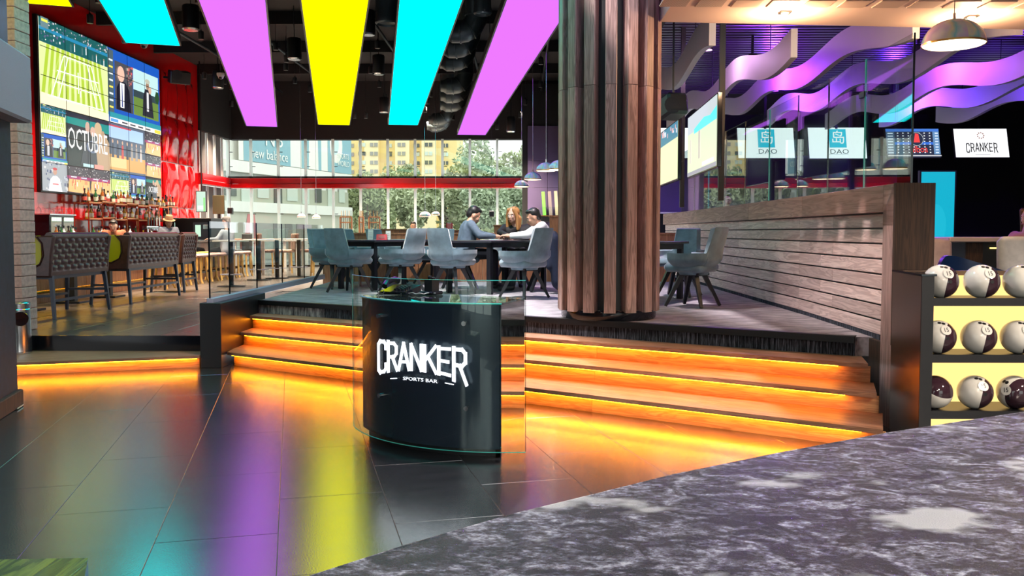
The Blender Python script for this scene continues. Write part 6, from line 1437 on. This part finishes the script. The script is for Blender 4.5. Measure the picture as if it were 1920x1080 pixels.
MB().box((LW * .53, -.34, z_b[4] + .3 + Hb / 2), (LW * .92, .02, Hb)).build('backing', conc, bnr)
man = [(rc(0, 0, 1, 1), blue), ([(.35, 0), (.85, 0), (.82, .6), (.9, .8), (.75, .95), (.6, .92), (.3, .75), (.12, .5), (.2, .1), (.28, .1), (.24, .45), (.38, .6)], cream), (ell(.72, 1.0, .12, .1), cream)]
cb_(LW * .1, LW * .44, [(rc(0, 0, 1, 1), blue)]); cb_(LW * .53, LW * .7, man); cb_(LW * .76, LW * .99, [(rc(0, 0, 1, 1), blue), (ell(.35, .5, .26, .33, 20), cream), (ell(.3, .52, .16, .2, 16), (.6, .75, .76))])
def btxt(txt, size, x, z, sx=1.0):
    me = text_mesh(txt, size, .004, P('banner_white', (.85, .86, .82), .7), sx); me.transform(Matrix(((1, 0, 0, x), (0, 0, -1, -.4), (0, 1, 0, z), (0, 0, 0, 1)))); link('lettering', me, bnr)
btxt('new balance', .72, LW * .28, z_b[4] + .72, .95); btxt('NB', 1.15, LW * .31, z_b[4] + 1.55, 1.1); btxt('SPORTS', .45, LW * .905, z_b[4] + 1.3, .9); btxt('WORLD', .45, LW * .905, z_b[4] + .85, .9)
MB().box((LW / 2, -.05, z_b[0] / 2), (LW, .1, z_b[0])).build('shopfront', P('shop_glass', (.6, .58, .48), .5), bd)
canvas(bd, 'poster', Matrix(((1, 0, 0, LW * .12), (0, 0, -1, -.12), (0, 1, 0, .2), (0, 0, 0, 1))), 1.2, z_b[0] - .3, [([(.2, 0), (.9, 0), (1, .5), (.8, 1), (.3, 1), (.1, .5)], (.7, .25, .25))], M['printsoft'])
for k in range(3): MB().box((LW * (.36 + .09 * k), -.12, z_b[0] * .42), (.7, .03, z_b[0] * .7)).build('mannequin_print', P('taupe', (.4, .36, .31), .8), bd)
# yellow apartment block
yd = 92.0
ya = thing('apartment_block', 'cream yellow apartment block with rows of windows', 'building', (xat(752, yd), yd, 0)); wa = (850 - 640) * yd / 1650; ylw = P('yellow_render', (.86, .66, .3), .8); ylw2 = P('pale_yellow_render', (.92, .76, .46), .8)
ztop = dp(750, 240, yd).z
MB().box((0, 5, ztop / 2), (wa, 10, ztop)).build('wall', ylw, ya)
for px in (700, 757, 806): MB().box((xat(px, yd) - ya.location.x, -.4, ztop / 2), (26 * yd / 1650, 1.0, ztop)).build('bay', ylw2, ya)
for r_ in range(7):
    z = dp(750, 273 + r_ * 16.5, yd).z
    for px, w_ in ((660, 10), (683, 13), (705, 14), (731, 10), (756, 14), (782, 11), (806, 14), (836, 10)):
        f_ = MB().box((xat(px, yd) - ya.location.x, -.95 if w_ > 12 else -.05, z), (w_ * yd / 1650, .1, 7 * yd / 1650)).build('window', (dwin, pale)[(r_ + px) % 2] if px % 3 else P('grey_window', (.35, .33, .3), .4), ya)
        MB().box((xat(px, yd) - ya.location.x, -1.02 if w_ > 12 else -.12, z), (.06, .06, 7 * yd / 1650)).build('mullion', ylw2, f_)
# trees
def leafmat(name, c1, c2):
    m, nt, b, N = newmat(name); oi = N('ShaderNodeNewGeometry'); cr = N('ShaderNodeValToRGB'); cr.color_ramp.elements[0].color = (*c1, 1); cr.color_ramp.elements[1].color = (*c2, 1)
    nt.links.new(oi.outputs['Random Per Island'], cr.inputs[0]); nt.links.new(cr.outputs[0], b.inputs['Base Color']); sset(b, rough=.7); b.inputs['Subsurface Weight'].default_value = 0; return m
lf = [leafmat('leaf_a', (.28, .33, .18), (.6, .66, .38)), leafmat('leaf_b', (.36, .4, .25), (.7, .74, .5)), leafmat('leaf_c', (.34, .4, .28), (.62, .7, .5))]
bark = P('bark', (.16, .12, .09), .9)
def tree(px, y, pyt, rpx, label, k=0, n=5200):
    t = thing('tree', label, 'tree', (xat(px, y), y, -.2), 0, 'trees outside the windows'); zt3 = dp(px, pyt, y).z + .2; r_ = rpx * y / 1650; rr = random.Random(px)
    MB().tube([(0, 0, 0), (.1, 0, zt3 * .3), (0, .1, zt3 * .6)], [.28, .2, .1], 8).build('trunk', bark, t)
    for q in range(4): a = q * 1.6; MB().tube([(0, 0, zt3 * .35), (r_ * .6 * math.cos(a), r_ * .4 * math.sin(a), zt3 * .65)], [.1, .04], 6).build('branch', bark, t)
    m_ = MB(); blobs = [(rr.uniform(-.6, .6) * r_, rr.uniform(-.5, .5) * r_, zt3 * rr.uniform(.35, .88), r_ * rr.uniform(.3, .5)) for _ in range(14)]
    for _ in range(n):
        b = rr.choice(blobs); v_ = Vector((rr.gauss(0, 1), rr.gauss(0, 1), rr.gauss(0, 1))).normalized() * b[3] * rr.uniform(.6, 1); c0 = Vector(b[:3]) + v_
        x = Vector((rr.gauss(0, 1), rr.gauss(0, 1), rr.gauss(0, 1))).normalized(); y_ = x.cross(Vector((rr.gauss(0, 1), rr.gauss(0, 1), rr.gauss(0, 1)))).normalized(); s_ = rr.uniform(.12, .27) * (.5 + r_ / 8)
        m_.add([c0 - x * s_, c0 - y_ * s_ * .5, c0 + x * s_, c0 + y_ * s_ * .5], [(0, 1, 2, 3)])
    o = m_.build('foliage', lf[k], t, fix=False); o['kind'] = 'stuff'
for px, y, pyt, rp, lb, k in ((690, 58, 330, 60, 'olive tree in front of the corner of the shop building', 0), (735, 64, 300, 60, 'rounded tree before the middle of the apartment block', 0), (780, 60, 345, 55, 'low dense tree below the apartment windows', 1), (835, 66, 320, 60, 'tree at the right end of the apartment block', 0), (880, 62, 270, 75, 'tall tree right of the apartment block', 1), (940, 58, 262, 75, 'tall pale tree at the right end of the windows', 2), (985, 64, 268, 60, 'tree behind the last mullion beside the purple wall', 1), (905, 52, 345, 55, 'low tree behind the hunched man', 2), (660, 66, 350, 45, 'small tree beside the shop building edge', 1), (1040, 60, 260, 70, 'tree hidden beyond the purple wall edge', 1)):
    if px < 1000: tree(px, y, pyt, rp, lb, k)
hd = thing('hedge', 'long low green hedge across the street', 'hedge', (xat(840, 48), 48, -.2))
m_ = MB(); rr = random.Random(5)
for _ in range(3500):
    c0 = Vector((rr.uniform(-6, 6), rr.uniform(-.8, .8), rr.uniform(0, 1.7))); x = Vector((rr.gauss(0, 1), rr.gauss(0, 1), rr.gauss(0, 1))).normalized(); y_ = x.cross(Vector((0, .3, 1))).normalized(); s_ = rr.uniform(.12, .25); m_.add([c0 - x * s_, c0 - y_ * s_ * .5, c0 + x * s_, c0 + y_ * s_ * .5], [(0, 1, 2, 3)])
m_.build('foliage', lf[1], hd, fix=False)['kind'] = 'stuff'; MB().box((0, 0, .7), (12, 1.2, 1.4)).build('core', P('hedge_core', (.1, .13, .07), .9), hd)
